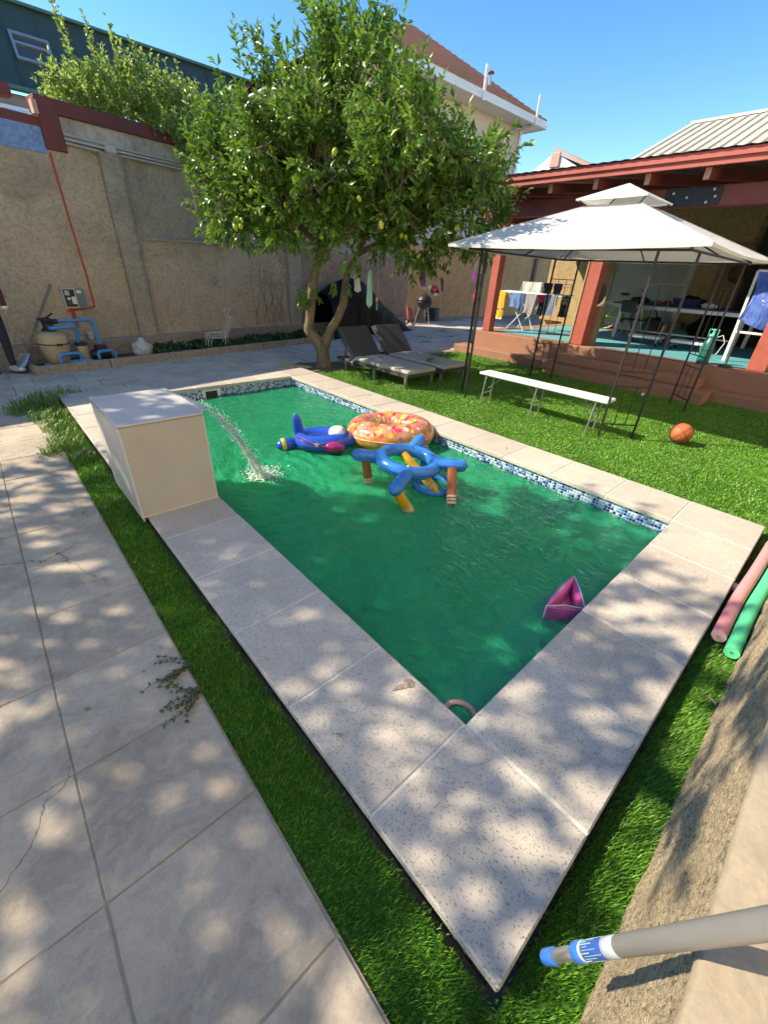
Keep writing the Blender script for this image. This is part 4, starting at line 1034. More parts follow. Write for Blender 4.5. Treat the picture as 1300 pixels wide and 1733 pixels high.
m = MB(); m.cbox(X1-.03,X1+.035,-.27,.27,ZT-.045,ZT-.012,.003); m.build('spout_slot', MAT['block_top'], wb)
# falling sheet of water
t = NT('falling_water'); v = t.coord()
n = t.noise(t.coord((1,6,1.5)), 9, 4, .6, .7); n2 = t.noise(v, 40, 3)
gl = t.new('BsdfGlossy'); gl.inputs['Roughness'].default_value = .08
bp = t.new('Bump'); bp.inputs['Strength'].default_value = 1.0; bp.inputs['Distance'].default_value = .03; t.w(t.mix(.4,n,n2), bp.inputs['Height']); t.w(bp.outputs[0], gl.inputs['Normal'])
tr = t.new('BsdfTransparent'); tr.inputs[0].default_value = (.88,.97,.94,1)
df = t.new('BsdfDiffuse'); df.inputs[0].default_value = (.95,1,.98,1)
tlu = t.new('BsdfTranslucent'); tlu.inputs[0].default_value = (.95,1,.98,1); dt = t.new('MixShader'); dt.inputs[0].default_value = .5; t.w(df.outputs[0], dt.inputs[1]); t.w(tlu.outputs[0], dt.inputs[2])
a = t.new('MixShader'); t.w(t.ramp(n, [(.40,.12),(.54,.95)]), a.inputs[0]); t.w(tr.outputs[0], a.inputs[1]); t.w(dt.outputs[0], a.inputs[2])
b = t.new('MixShader'); fr = t.new('Fresnel'); t.w(t.math('MULTIPLY', fr.outputs[0], .6), b.inputs[0]); fr.inputs[0].default_value = 1.2; t.w(a.outputs[0], b.inputs[1]); t.w(gl.outputs[0], b.inputs[2])
t.w(b.outputs[0], t.out.inputs[0]); MAT['fall'] = t.m
wf = empty('waterfall', (0,2.76,0), 0, 'thin arc of clear water pouring from the block into the pool', 'waterfall')
def fall(u_, v_):
    tt = v_; x = .03+.50*tt; z = ZT-.03-(ZT+.12)*tt**1.75 
    w = .24*(1-.66*tt**.6); y = (u_-.5)*2*w
    k = .022*tt+.004
    e = mnoise.noise(Vector((u_*9, v_*5, 1.))); e2 = mnoise.noise(Vector((u_*22, v_*14, 7.)))
    return (x+k*e, y+k*e2*.8, z+k*e*.6+ .02*tt*math.cos(u_*PI*2))
m = MB(); m.grid(fall, 44, 60); m.build('water_sheet', MAT['fall'], wf)
m = MB(); m.grid(lambda a,b: tuple(Vector(fall(a,b))+Vector((.012+.01*b,0,-.012))), 30, 40); m.build('water_sheet', MAT['fall'], wf)
MAT['foam'] = simple('foam', (.72,.86,.82), .5, var=.1, scale=30, bump=.4)
MAT['drop'] = simple('water_drops', (.70,.85,.80), .1, bump=0)
m = MB()
for k in range(700):
    r = .20*math.sqrt(RND.random())*RND.uniform(.2,1.15); a = RND.uniform(0,2*PI); s = RND.uniform(.004,.013)*(1.1-r*3)
    s = max(.003,s); m.ell((.56+r*math.cos(a)*1.1, .03+r*math.sin(a), WZ+.002+RND.random()**4*.06), (s,s,s*.5), 6, 4)
for k in range(420):
    tt = RND.uniform(.2,1); p = Vector(fall(RND.choice([RND.uniform(-.15,.1),RND.uniform(.9,1.15),RND.random()]), tt)); s = RND.uniform(.002,.0055)
    m.ell(p+Vector((RND.uniform(-.02,.05),RND.uniform(-.05,.05),RND.uniform(-.02,.03))), (s,s,s*1.3), 5, 4)
o = m.build('splash', MAT['foam'], wf); o['kind'] = 'stuff'

# ---- inflatable ring printed like sprinkles
t = NT('ring_print'); v = t.coord(); sx = t.new('SeparateXYZ'); t.w(v, sx.inputs[0])
base = t.mix(t.ramp(sx.outputs[2], [(.13,1.),(.16,0.)]), (.62,.22,.10), (.66,.20,.015))
n = t.noise(v, 7, 3); base = t.mix(t.ramp(n, [(.42,0.),(.62,.75)]), base, (.70,.40,.22))
nzd = t.new('TexNoise'); nzd.inputs['Scale'].default_value = 9; t.w(v, nzd.inputs[0]); scd = t.new('VectorMath'); scd.operation = 'SCALE'; scd.inputs['Scale'].default_value = .09; t.w(nzd.outputs['Color'], scd.inputs[0]); add_ = t.new('VectorMath'); add_.operation = 'ADD'; t.w(v, add_.inputs[0]); t.w(scd.outputs[0], add_.inputs[1])
vo = t.new('TexVoronoi'); vo.inputs['Scale'].default_value = 16; t.w(add_.outputs[0], vo.inputs['Vector'])
sc = t.new('SeparateColor'); t.w(vo.outputs['Color'], sc.inputs[0])
pc = t.ramp(sc.outputs[0], [(0,(.75,.05,.12)),(.28,(.80,.12,.30)),(.42,(.85,.50,.03)),(.58,(.80,.68,.12)),(.70,(.30,.55,.50)),(.80,(.82,.70,.60)),(.9,(.70,.10,.05))], 'CONSTANT')
top = t.ramp(sx.outputs[2], [(.14,0.),(.16,1.)])
dot = t.math('MULTIPLY', t.math('LESS_THAN', vo.outputs['Distance'], t.ramp(sc.outputs[1], [(0,.2),(1,.62)])), top)
t.col(t.mix(dot, base, pc)); t.set(Roughness=.16); t.b.inputs['Coat Weight'].default_value = .5; t.b.inputs['Transmission Weight'].default_value = .0
ang = t.noise(t.coord((1,1,.3)), 14, 3, .5, .5); t.bump(ang, .35, .02); MAT['donut'] = t.m
t.m.name = 'ring_print'
dn = empty('swim_ring', (2.18,2.80,-.17), 0, 'big orange inflatable swim ring with colourful sprinkle print', 'swim ring')
m = MB(); Rm, rr_ = .335, .165
def torus(u_, v_):
    a = u_*2*PI; b = v_*2*PI
    r = rr_*(1+.035*math.sin(a*26)*max(0,-math.cos(b)))    # puckered inner seam
    # remap z to 0..1 around .5 for the print
    return ((Rm+r*math.cos(b))*math.cos(a), (Rm+r*math.cos(b))*math.sin(a), .115+r*.92*math.sin(b))
m.grid(torus, 104, 28); o = m.build('ring_body', MAT['donut'], dn)
m = MB(); m.tube([((Rm+rr_+.001)*math.cos(2*PI*k/64),(Rm+rr_+.001)*math.sin(2*PI*k/64),.115) for k in range(64)], .004, 5, closed=True); m.build('seam', simple('clear_vinyl_seam', (.8,.6,.45), .2), dn)
t = None
dn.rotation_euler = (math.radians(-3), math.radians(4), .4)

# ---- child's plane float
MAT['v_blue'] = simple('blue_vinyl', (.015,.09,.50), .2, var=.1, scale=12, bump=.08)
MAT['v_skyblue'] = simple('bright_blue_vinyl', (.02,.22,.62), .22, var=.08, scale=12, bump=.06)
MAT['v_lime'] = simple('lime_vinyl', (.52,.55,.05), .22, var=.08)
MAT['v_magenta'] = simple('magenta_vinyl', (.42,.02,.16), .22, var=.1)
MAT['v_yellow'] = simple('yellow_vinyl', (.70,.38,.02), .22, var=.08)
MAT['v_brown'] = simple('rust_vinyl', (.33,.11,.035), .22, var=.1)
MAT['v_white'] = simple('white_vinyl', (.72,.74,.76), .25, var=.05)
MAT['v_cream'] = simple('cream_vinyl', (.62,.48,.32), .25, var=.05)
pf = empty('plane_float', (1.40,3.10,WZ), math.radians(-35), 'blue inflatable toy plane with white windscreen floating beside the swim ring', 'pool float')
m = MB(); n = 26
def body(u_, v_):          # oval ring-shaped hull
    a = u_*2*PI; b = v_*2*PI; 
    R1 = .23+.04*math.cos(a); R2 = .145; r = .095*(1+.12*math.cos(a))
    x = R1*math.cos(a); y = R2*math.sin(a); nx, ny = math.cos(a)*.9, math.sin(a)
    return (x+nx*r*math.cos(b), y+ny*r*math.cos(b), .075+r*.95*math.sin(b))
m.grid(body, 56, 20); m.build('hull', MAT['v_blue'], pf)
m = MB(); m.ell((-.22,.02,.20), (.055,.03,.15), 14, 10, Matrix.Rotation(-.12,3,'Y')); m.build('tail_fin', MAT['v_blue'], pf)
m = MB(); m.ell((.20,0,.15), (.10,.11,.075), 16, 10); m.build('windscreen', MAT['v_white'], pf)
m = MB()
for k in range(5):
    a = -1.0+k*.5; m.tube([(.20+.102*math.sin(b)*math.cos(0)*.0+.102*math.cos(b)*.98, .112*math.sin(a)*abs(math.cos(b))**.3, .15+.078*math.sin(b)) for b in (.0,.5,1.0)], .003, 4)
m.tube([(.20+.103*math.cos(a), .113*math.sin(a), .155) for a in [ -1.9+.2*q for q in range(20)]], .003, 4); m.build('window_line', MAT['black'], pf)
m = MB(); m.ell((-.335,-.07,.045), (.12,.075,.07), 18, 12, Matrix.Rotation(.4,3,'Z')); m.build('nose_cone', MAT['v_blue'], pf)
m = MB(); m.lathe([(.060,-.024),(.066,-.02),(.074,.014),(.070,.02)], 20, (-.375,-.087,.045), Matrix.Rotation(.4,3,'Z') @ Matrix.Rotation(PI/2,3,'Y')); m.build('nose_band', MAT['v_lime'], pf)
for s in (-1,1):
    m = MB(); m.ell((.16,s*.215,.055), (.115,.05,.072), 18, 10); w_ = m.build('wheel_arch', MAT['v_magenta'], pf)
    m = MB(); m.ell((.18,s*.243,.03), (.07,.03,.045), 14, 8); m.build('tyre', MAT['black'], w_)
    m = MB(); m.tube([(-.24,s*.11,.155),(-.1,s*.22,.12),(.02,s*.245,.09),(.10,s*.25,.075)], [.006,.008,.008,.006], 6); m.build('stripe', MAT['v_magenta'], pf)
    po = []
    for q in range(10):
        r = .032 if q%2 == 0 else .013; a = q*PI/5+.3; po.append((-.02+r*math.cos(a), s*(.241), .105+r*math.sin(a)))
    m = MB(); m.prism(po, (0,0,0), (0,s*.008,0)); m.build('star', MAT['v_white'], pf)
m = MB(); m.ell((.30,0,.06), (.10,.09,.07), 16, 10); m.build('cowling', MAT['v_blue'], pf)

# ---- blue ring-toss float with striped pegs
rt = empty('ring_toss_float', (1.48,1.83,WZ), 0, 'blue inflatable ring-toss frame with brown and yellow pegs in front of the swim ring', 'pool float')
m = MB(); cx = Vector((1.50,1.85,.10)); RO = Vector((1.48,1.83,WZ))
def lp(x,y,z): return Vector((x,y,z))-RO
ringp = []
for k in range(48):
    a = 2*PI*k/48; ringp.append(lp(1.53+.25*math.cos(a), 1.87+.235*math.sin(a), .075+.03*math.sin(a-.6)))
m.tube(ringp, .058, 16, closed=True); rg_ = m.build('ring', MAT['v_skyblue'], rt)
m = MB(); m.tube([p+Vector((p.x-.05,p.y-.04,0)).normalized()*.0585 for p in ringp], .003, 5, closed=True); m.build('weld_seam', MAT['v_blue'], rg_)
m = MB(); m.lathe([(.012,-.004),(.012,.006),(.008,.010),(0,.010)], 12, ringp[30]+Vector((0,0,.056))); m.build('valve', MAT['v_white'], rg_)
def arm(a, b, name='arm', mat=MAT['v_skyblue'], r=.056, stripes=False):
    A = lp(*a); B = lp(*b); m = MB(); P = []; rs = []
    for k in range(13):
        t_ = k/12; P.append(A.lerp(B,t_)); rs.append(r*(1 if t_ < .82 else math.sqrt(max(.01,1-((t_-.82)/.18)**2))))
    m.tube(P, rs, 16); o = m.build(name, mat, rt)
    if name == 'arm':
        u2, v2 = frame_from(B-A); m = MB(); m.tube([p+u2*rr3*1.01 for p, rr3 in zip(P, rs)], .0025, 5); m.tube([p-u2*rr3*1.01 for p, rr3 in zip(P, rs)], .0025, 5); m.build('weld_seam', MAT['v_blue'], o)
    if stripes:
        for q in (.70,.78,.86):
            p = A.lerp(B,q); d = (B-A).normalized(); m = MB()
            m.tube([p-d*.009,p+d*.009], (r if q < .82 else r*.97)*1.03, 16); m.build('white_stripe', MAT['v_cream'], o)
    return o
arm((1.40,2.05,.07),(1.14,2.20,.12)); arm((1.70,2.02,.08),(1.92,2.08,.15)); arm((1.68,1.70,.08),(1.83,1.44,.10)); arm((1.36,1.70,.07),(1.00,1.51,.07))
arm((1.24,2.13,.10),(1.27,2.10,-.20),'peg',MAT['v_brown'],.040,True)
arm((1.08,1.56,.05),(1.22,1.50,-.19),'peg',MAT['v_yellow'],.043,True)
arm((1.72,1.52,.08),(1.57,1.36,-.20),'peg',MAT['v_brown'],.042,True)
arm((1.62,2.02,.06),(1.58,1.53,-.12),'peg',MAT['v_yellow'],.040,True)
arm((1.86,2.0,.10),(1.84,1.92,-.16),'peg',MAT['v_skyblue'],.045)
sr = empty('toss_ring', (1.70,1.68,WZ+.01), 0, 'small blue inflatable ring floating beneath the ring-toss frame', 'pool float')
m = MB(); m.tube([(.165*math.cos(2*PI*k/40),.165*math.sin(2*PI*k/40),0) for k in range(40)], .034, 12, closed=True); m.build('ring_body', MAT['v_skyblue'], sr)

# ---- pink arm band
t = NT('armband_print'); v = t.coord(); w_ = t.new('TexWave'); w_.inputs['Scale'].default_value = 26; w_.bands_direction = 'Z'; w_.inputs['Distortion'].default_value = 1.2; w_.inputs['Detail Scale'].default_value = 6; t.w(v, w_.inputs[0])
gate = t.ramp(t.noise(v, 18, 3), [(.45,0.),(.5,1.)])
t.col(t.mix(t.math('MULTIPLY', t.ramp(w_.outputs['Fac'], [(.75,0.),(.85,1.)]), gate), (.62,.10,.30), (.12,.04,.09))); t.set(Roughness=.18); MAT['armband'] = t.m
MAT['pink_vinyl'] = simple('pink_vinyl', (.80,.16,.42), .2, var=.1, scale=10, bump=.08)
ab = empty('arm_band', (1.12,.13,WZ), 0, 'pink inflatable arm band floating against the near coping', 'arm band')
T_ = [Vector((-.17,.03,.02)), Vector((-.02,-.125,.02)), Vector((.20,.05,.03))]       # three corners, cushions between them
def cushion(a_, b_, h0, h1, th, mat, name):
    d_ = (b_-a_); n_ = Vector((-d_.y,d_.x,0)).normalized(); m = MB()
    def fn(u_, v_):
        w_ = math.sin(PI*min(1,max(0,u_)))**.35; c_ = 2*PI*v_
        return tuple(a_+d_*u_+n_*(th*w_*math.cos(c_))+Vector((0,0,(h0+h1)/2+(h1-h0)/2*(math.copysign(abs(math.sin(c_))**.6, math.sin(c_)))*(.8+.2*w_))))
    m.grid(fn, 20, 24); return m.build(name, mat, ab)
cushion(T_[0],T_[1],-.10,.075,.022,MAT['armband'],'printed_chamber'); cushion(T_[1],T_[2],-.08,.075,.024,MAT['armband'],'printed_chamber'); cushion(T_[2],T_[0],-.07,.085,.026,MAT['pink_vinyl'],'inner_chamber')
m = MB(); m.add([T_[0]+Vector((.02,-.005,-.03)),T_[1]+Vector((0,.03,-.03)),T_[2]+Vector((-.03,-.005,-.02))], [(0,1,2)]); m.build('inner_web', MAT['pink_vinyl'], ab)
for k in range(3):
    m = MB(); m.tube([T_[k]+Vector((0,0,-.08)),T_[k]+Vector((0,0,.07))], .0045, 6); m.tube([T_[k]+Vector((0,0,.07)),T_[k].lerp(T_[(k+1)%3],.5)+Vector((0,0,.085)),T_[(k+1)%3]+Vector((0,0,.07))], .003, 5); m.build('weld_seam', MAT['v_white'], ab)

# ---- pink hose arc in the near corner of the pool
MAT['hose'] = simple('faded_pink_hose', (.58,.32,.30), .5, var=.08)
ho = MB(); ho.tube([(.075*math.cos(a), .075*math.sin(a), WZ+.012) for a in [2*PI*k/40 for k in range(40)]], .013, 10, closed=True)
hp_ = ho.build('hose_loop', MAT['hose']); hp_.location = (.08,.075,0)
tag(hp_, 'pink hose loop floating in the near corner of the pool', 'hose')

# ---- foam noodles on the turf
def noodle(pts, col, hole, label):
    r = empty('pool_noodle', pts[0], 0, label, 'pool noodle', 'pool noodles on the turf')
    P = [Vector(p)-Vector(pts[0]) for p in pts]; m = MB(); out = []
    for i in range(len(P)-1):
        for k in range(8):
            t_ = k/8; p0,a,b,p3 = P[max(i-1,0)],P[i],P[i+1],P[min(i+2,len(P)-1)]
            out.append(((2*a)+(b-p0)*t_+(2*p0-5*a+4*b-p3)*t_*t_+(3*a-p0-3*b+p3)*t_**3)*.5)
    out.append(P[-1]); m.tube(out, .033, 20); 
    o = m.build('foam_tube', col, r); d = (out[0]-out[1]).normalized()
    m = MB(); m.tube([out[0]+d*.0005,out[0]+d*.0015], .033, 20); m.build('cut_end', hole[0], r)
    m = MB(); m.tube([out[0]+d*.0016,out[0]+d*.003], .008, 12); m.build('core_hole', hole[1], r)
MAT['foam_pink'] = simple('pink_foam', (.80,.30,.30), .75, var=.06, scale=60, bump=.1)
MAT['foam_green'] = simple('green_foam', (.06,.62,.30), .75, var=.06, scale=60, bump=.1)
MAT['foam_pink_l'] = simple('pale_pink_foam', (.86,.45,.45), .75, var=.06, scale=60, bump=.1)
MAT['foam_hole'] = simple('foam_hole', (.05,.25,.12), .8)
noodle([(1.42,-.552,-.03),(1.85,-.55,-.03),(2.3,-.565,-.03),(2.8,-.575,-.03)], MAT['foam_pink'], (MAT['foam_pink_l'],MAT['foam_pink']), 'pink foam pool noodle lying on the turf beside the coping')
noodle([(1.34,-.625,-.03),(1.8,-.622,-.03),(2.2,-.636,-.03),(2.7,-.650,-.03)], MAT['foam_green'], (MAT['foam_green'],MAT['foam_hole']), 'green foam pool noodle lying on the turf beside the low wall')
# small chrome fitting beside the coping
m = MB(); m.cbox(-.03,.03,-.012,.012,-.012,.012,.003); m.tube([(-.03,0,0),(-.06,0,.004)], .005, 6); cf = m.build('metal_clip', MAT['alu']); cf.location = (2.02,-.512,-.045)
tag(cf, 'small metal clip on the turf between coping and pink noodle', 'clip')
# dark thing lying on the turf near the block
m = MB(); m.grid(lambda u_,v_: ((u_-.5)*.15,(v_-.5)*.09,.012+.03*math.sin(u_*PI)*math.sin(v_*PI)*(1+.6*mnoise.noise(Vector((u_*5,v_*5,1))))), 14, 10); gv = m.build('rag', simple('dark_rag', (.09,.09,.11), .9)); gv.location = (-.60,4.0,G-.005)
tag(gv, 'crumpled dark rag lying on the turf behind the waterfall block', 'rag')

# ---- telescopic pole
A = Vector((-.449,-.532,.243)); B = Vector((-.506,-.643,.927)); dd = (B-A).normalized(); LEN = (B-A).length
pe = empty('telescopic_pole', A, 0, 'grey telescopic pool pole with blue end cap and collar reaching in from the right', 'pole')
def seg(name, a, b, r, mat, par=pe, taper=None):
    m = MB(); P = [dd*a, dd*(a+.002), dd*(b-.002), dd*b]; m.tube(P, [r*.94,r,taper or r,(taper or r)*.94], 32); return m.build(name, mat, par)
seg('end_cap', 0, .055, .0145, MAT['blue_plastic']); seg('end_cap_rim', -.006, .0, .0130, MAT['blue_plastic'])
seg('inner_tube', .055, .17, .0118, MAT['alu'])
MAT['print_pale'] = simple('pale_print', (.30,.55,.66), .4)
co_ = seg('collar', .17, .205, .0165, MAT['blue_plastic'])
seg('collar_ring', .205, .215, .0155, MAT['pvc_grey'])
lb_ = seg('printed_label', .215, .30, .0144, simple('deep_blue_label', (.02,.09,.34), .35, var=.1))
u1, v1 = frame_from(dd); 
for k in range(22):
    a_ = 2*PI*k/22; q_ = (u1*math.cos(a_)+v1*math.sin(a_))*.0144; b0 = .219+.004*(k%3); L_ = .022+.012*((k*7)%5)
    m = MB(); m.tube([dd*b0+q_, dd*(b0+L_)+q_], .0005 if k%3 else .0009, 5); m.build('print_line', MAT['print_pale'], lb_)
seg('printed_label', .30, .345, .0144, simple('pale_label', (.42,.48,.54), .4, var=.2, scale=60))
seg('outer_tube', .345, 1.9, .0140, MAT['pole_grey'])
# ================================================================== LAWN THINGS
# ---- sun loungers
def lounger(x, label):
    r = empty('sun_lounger', (x,4.2,G), 0, label, 'sun lounger', 'sun loungers under the tree')
    W2, SL, SH = .30, 1.35, .20
    m = MB()
    for s in (-1,1): m.cbox(s*W2-.022,s*W2+.022,-.02,1.85,SH-.05,SH,.004)
    for y in (0,.65,1.3,1.83): m.cbox(-W2+.024,W2-.024,y-.02,y+.02,SH-.045,SH-.005,.003)
    m.build('frame', MAT['grey_steel'] if False else MAT['dark_fabric'], r)
    for s in (-1,1):
        for y in (.03,.80,1.6): m = MB(); m.cbox(s*W2-.022,s*W2+.022,y-.022,y+.022,0,SH-.052,.004); m.build('leg', MAT['leg_steel'], r)
    m = MB(); m.cbox(-W2-.03,W2+.03,-.04,SL,SH+.002,SH+.065,.02); m.build('seat_cushion', MAT['tan_fabric'], r)
    L = .64; an = math.radians(45); R = Matrix.Rotation(an,3,'X')
    m = MB(); m.cbox(-W2-.03,W2+.03,0,L,-.02,.045,.018,R); b = m.build('backrest', MAT['dark_fabric'], r, (0,SL+.012,SH+.03))
    m = MB(); m.tube([R @ Vector((-W2-.03,.02,-.03)), R @ Vector((-W2-.03,L+.01,-.03)), R @ Vector((W2+.03,L+.01,-.03)), R @ Vector((W2+.03,.02,-.03))], .014, 8); m.build('back_frame', MAT['dark_fabric'], b)
    for s in (-1,1):
        m = MB(); m.bar((s*.2,SL+.33,SH+.30),(s*.2,SL+.42,SH-.03),.02); m.build('back_strut', MAT['leg_steel'], r)
    for s in (-1,1):
        m = MB(); m.tube([(s*(W2+.032),SL-.05,SH+.02),(s*(W2+.04),SL+.03,SH-.03),(s*(W2+.035),SL+.02,SH-.09)], [.012,.016,.005], 8); m.build('tie_ribbon', MAT['white_paint'], r)
    return r
MAT['leg_steel'] = simple('taupe_steel', (.20,.17,.145), .5, .2)
lounger(4.12,'dark sun lounger with beige seat cushion nearest the pool')
lounger(4.96,'dark sun lounger with beige cushion on the far side of its twin')
# sprig of cut branch on the rear lounger
sp = empty('cut_sprig', (4.72,4.55,.205), 0, 'small green leafy sprig left on the rear lounger cushion', 'sprig')
P = np.array([(RND.uniform(-.07,.07),RND.uniform(-.05,.05),RND.uniform(.0,.05)) for _ in range(40)]); D = NR.normal(0,1,P.shape)+np.array([0,0,.4])
V, F = leaves_mesh(P, D, np.full(40,.06), np.full(40,.025)); link('leaves', np_mesh('leaves', V, F, MAT['leaf_light']), sp)
m = MB(); m.tube([(-.09,0,.006),(0,.02,.012),(.09,.03,.02)], .004, 5); m.build('stem', MAT['bark'], sp)

# ---- gazebo
gz = empty('gazebo', (5.5,2.3,G), 0, 'white canopy gazebo on thin black metal corner frames over the lawn', 'gazebo')
t = NT('canopy_cloth'); v = t.coord(); n = t.noise(v, 2.5, 4); 
t.col(t.ramp(n, [(.3,(.66,.66,.65)),(.7,(.72,.72,.71))])); t.set(Roughness=.85); t.bump(t.noise(v,2.2,5,.6,1.0), .35, .10)
tlz = t.new('BsdfTranslucent'); tlz.inputs[0].default_value = (.72,.70,.62,1); mx = t.new('MixShader'); mx.inputs[0].default_value = .22
t.w(t.b.outputs[0], mx.inputs[1]); t.w(tlz.outputs[0], mx.inputs[2]); t.w(mx.outputs[0], t.out.inputs[0]); MAT['canopy'] = t.m
GC = Vector((5.5,2.3,G))
def gl_(x,y,z): return Vector((x,y,z))-GC
EH, TH_, HALF = 1.88, 2.36, 1.50
def canopy(h0, h1, e0, e1, sag, name, drop=.05):
    """four sagging cloth faces from eave half-size e0 at h0 to top half-size e1 at h1"""
    o = None
    for q in range(4):
        a = q*PI/2; R = Matrix.Rotation(a,3,'Z')
        def fn(u_, v_):
            e = e0+(e1-e0)*v_; z = h0+(h1-h0)*v_ - sag*math.sin(v_*PI)*math.sin(u_*PI) - sag*.9*math.sin(u_*PI)*(1-v_)**2*.6
            z += .006*mnoise.noise(Vector((u_*6+q*3,v_*5,2.)))*math.sin(u_*PI)
            return tuple(R @ Vector(((u_-.5)*2*e, -e, z-G)))
        m = MB(); m.grid(fn, 24, 16); oo = m.build(name, MAT['canopy'], gz)
        if drop:
            m = MB()
            def fn2(u_, v_):
                p = Vector(fn(u_,0)); q_ = R.inverted() @ p; q_ = q_+Vector((0,-.004,-drop*v_)); return tuple(R @ q_)
            m.grid(fn2, 24, 2); m.build('valance', MAT['canopy'], oo)
canopy(EH, TH_, HALF, .30, .055, 'canopy_panel', .03)
canopy(2.42, 2.595, .42, .01, .012, 'vent_canopy', .018)
m = MB()
for (sx_,sy_) in ((-1,-1),(1,-1),(1,1),(-1,1)):                  # hip ribs and the little top frame
    m = MB(); m.tube([(sx_*1.502,sy_*1.502,EH+.002-G),(sx_*.9,sy_*.9,EH+.002+(TH_-EH)*.5-G),(sx_*.30,sy_*.30,TH_+.002-G)], .006, 6); m.build('hip_seam', MAT['canopy'], gz)
    m = MB(); m.tube([(sx_*1.30,sy_*1.30,EH-.03-G),(sx_*.30,sy_*.30,TH_-.03-G)], .011, 8); m.build('hip_rib', MAT['steel_black'], gz)
    m = MB(); m.tube([(sx_*.29,sy_*.29,TH_-.03-G),(sx_*.40,sy_*.40,2.41-G)], .008, 6); m.tube([(sx_*.40,sy_*.40,2.41-G),(0,0,2.58-G)], .009, 6); m.build('vent_rib', MAT['steel_black'], gz)
for q in range(4):
    a = q*PI/2; R = Matrix.Rotation(a,3,'Z'); m = MB()
    m.tube([R @ Vector((-1.31,-1.30,EH-.045-G)), R @ Vector((1.29,-1.30,EH-.045-G))], .012, 8); m.build('eave_rail', MAT['steel_black'], gz)
    m = MB(); m.tube([R @ Vector((0,-1.28,EH-.05-G)), R @ Vector((0,-.30,TH_-.05-G))], .009, 6); m.build('mid_rib', MAT['steel_black'], gz)
    m = MB(); m.tube([R @ Vector((-.30,-.30,TH_-.035-G)), R @ Vector((.30,-.30,TH_-.035-G))], .009, 6); m.build('top_rail', MAT['steel_black'], gz)
    # corner panel: two uprights across the corner with rails and bars
    A = R @ Vector((-1.30,-1.02,0)); B = R @ Vector((-1.02,-1.30,0)); zT = EH-.04-G
    for P_ in (A,B):
        m = MB(); m.bar(P_+Vector((0,0,0)), P_+Vector((0,0,zT)), .022); m.build('upright', MAT['steel_black'], gz)
    for z in (.16,.60,.76,1.62):
        m = MB(); m.bar(A+Vector((0,0,z)), B+Vector((0,0,z)), .012); m.build('cross_rail', MAT['steel_black'], gz)
    for f in (.34,.66):
        p = A.lerp(B,f)
        for (z0,z1) in ((.16,.60),(.76,1.62)):
            m = MB(); m.tube([p+Vector((0,0,z0)),p+Vector((0,0,z1))], .005, 6); m.build('panel_bar', MAT['steel_black'], gz)

# ---- folding bench
bn = empty('folding_bench', (4.30,2.2,G), 0, 'white plastic folding bench on grey legs under the gazebo edge', 'bench')
m = MB(); m.cbox(-.125,.125,-.915,.915,.385,.425,.012); m.build('seat', MAT['white_plastic'], bn)
m = MB(); m.bar((-.05,-.85,.38),(-.05,.85,.38),.02); m.bar((.05,-.85,.38),(.05,.85,.38),.02); m.build('under_rail', MAT['grey_steel'], bn)
for y in (-.78,.0,.80):
    for s in (-1,1):
        m = MB(); m.tube([(s*.10,y,.38),(s*.115,y+.02,0)], .011, 8); m.build('leg', MAT['grey_steel'], bn)
    m = MB(); m.bar((-.1,y+.006,.14),(.1,y+.006,.14),.014); m.bar((0,y,.2),(0,y+(.2 if y < .5 else -.2),.375),.016,.008); m.build('brace', MAT['grey_steel'], bn)

# ---- basketball
t = NT('basketball_rubber'); v = t.coord(); t.col(t.ramp(t.noise(v,8,3), [(.3,(.50,.115,.045)),(.7,(.60,.16,.065))])); t.set(Roughness=.55); t.bump(t.vor(v,190), .3, .002); MAT['ball'] = t.m
bk = empty('basketball', (4.84,.60,G+.112), 0, 'orange basketball resting on the lawn right of the gazebo', 'ball')
m = MB(); m.ell((0,0,0),(.119,.119,.119),32,20); m.build('cover', MAT['ball'], bk)
MAT['seam'] = simple('black_rubber_seam', (.03,.018,.015), .6)
m = MB(); R = Matrix.Rotation(.7,3,'X') @ Matrix.Rotation(.5,3,'Y')
for ax in range(3):
    P = []
    for k in range(48):
        a = 2*PI*k/48; c, s = math.cos(a)*.1185, math.sin(a)*.1185; P.append(R @ Vector(((c,s,0),(c,0,s),(0,c,s))[ax]))
    m.tube(P, .0028, 5, closed=True)
for s in (-1,1): m.tube([R @ (Vector((s*(.055+.035*math.cos(2*a)), .0, 0))+Vector((0,math.cos(a),math.sin(a)))*.1).normalized()*.1185 for a in [2*PI*k/48 for k in range(48)]], .0028, 5, closed=True)
m.build('seam', MAT['seam'], bk)

# ---- white golf ball sized toy on the lawn
for (x,y,lab) in ((7.0,1.75,'small white ball on the lawn at the foot of the steps'),(6.9,6.05,'small white ball on the lawn behind the rear lounger')):
    m = MB(); m.ell((0,0,0),(.03,.03,.03),12,8); o = m.build('small_ball', MAT['white_plastic']); o.location = (x,y,G+.015); tag(o, lab, 'ball')

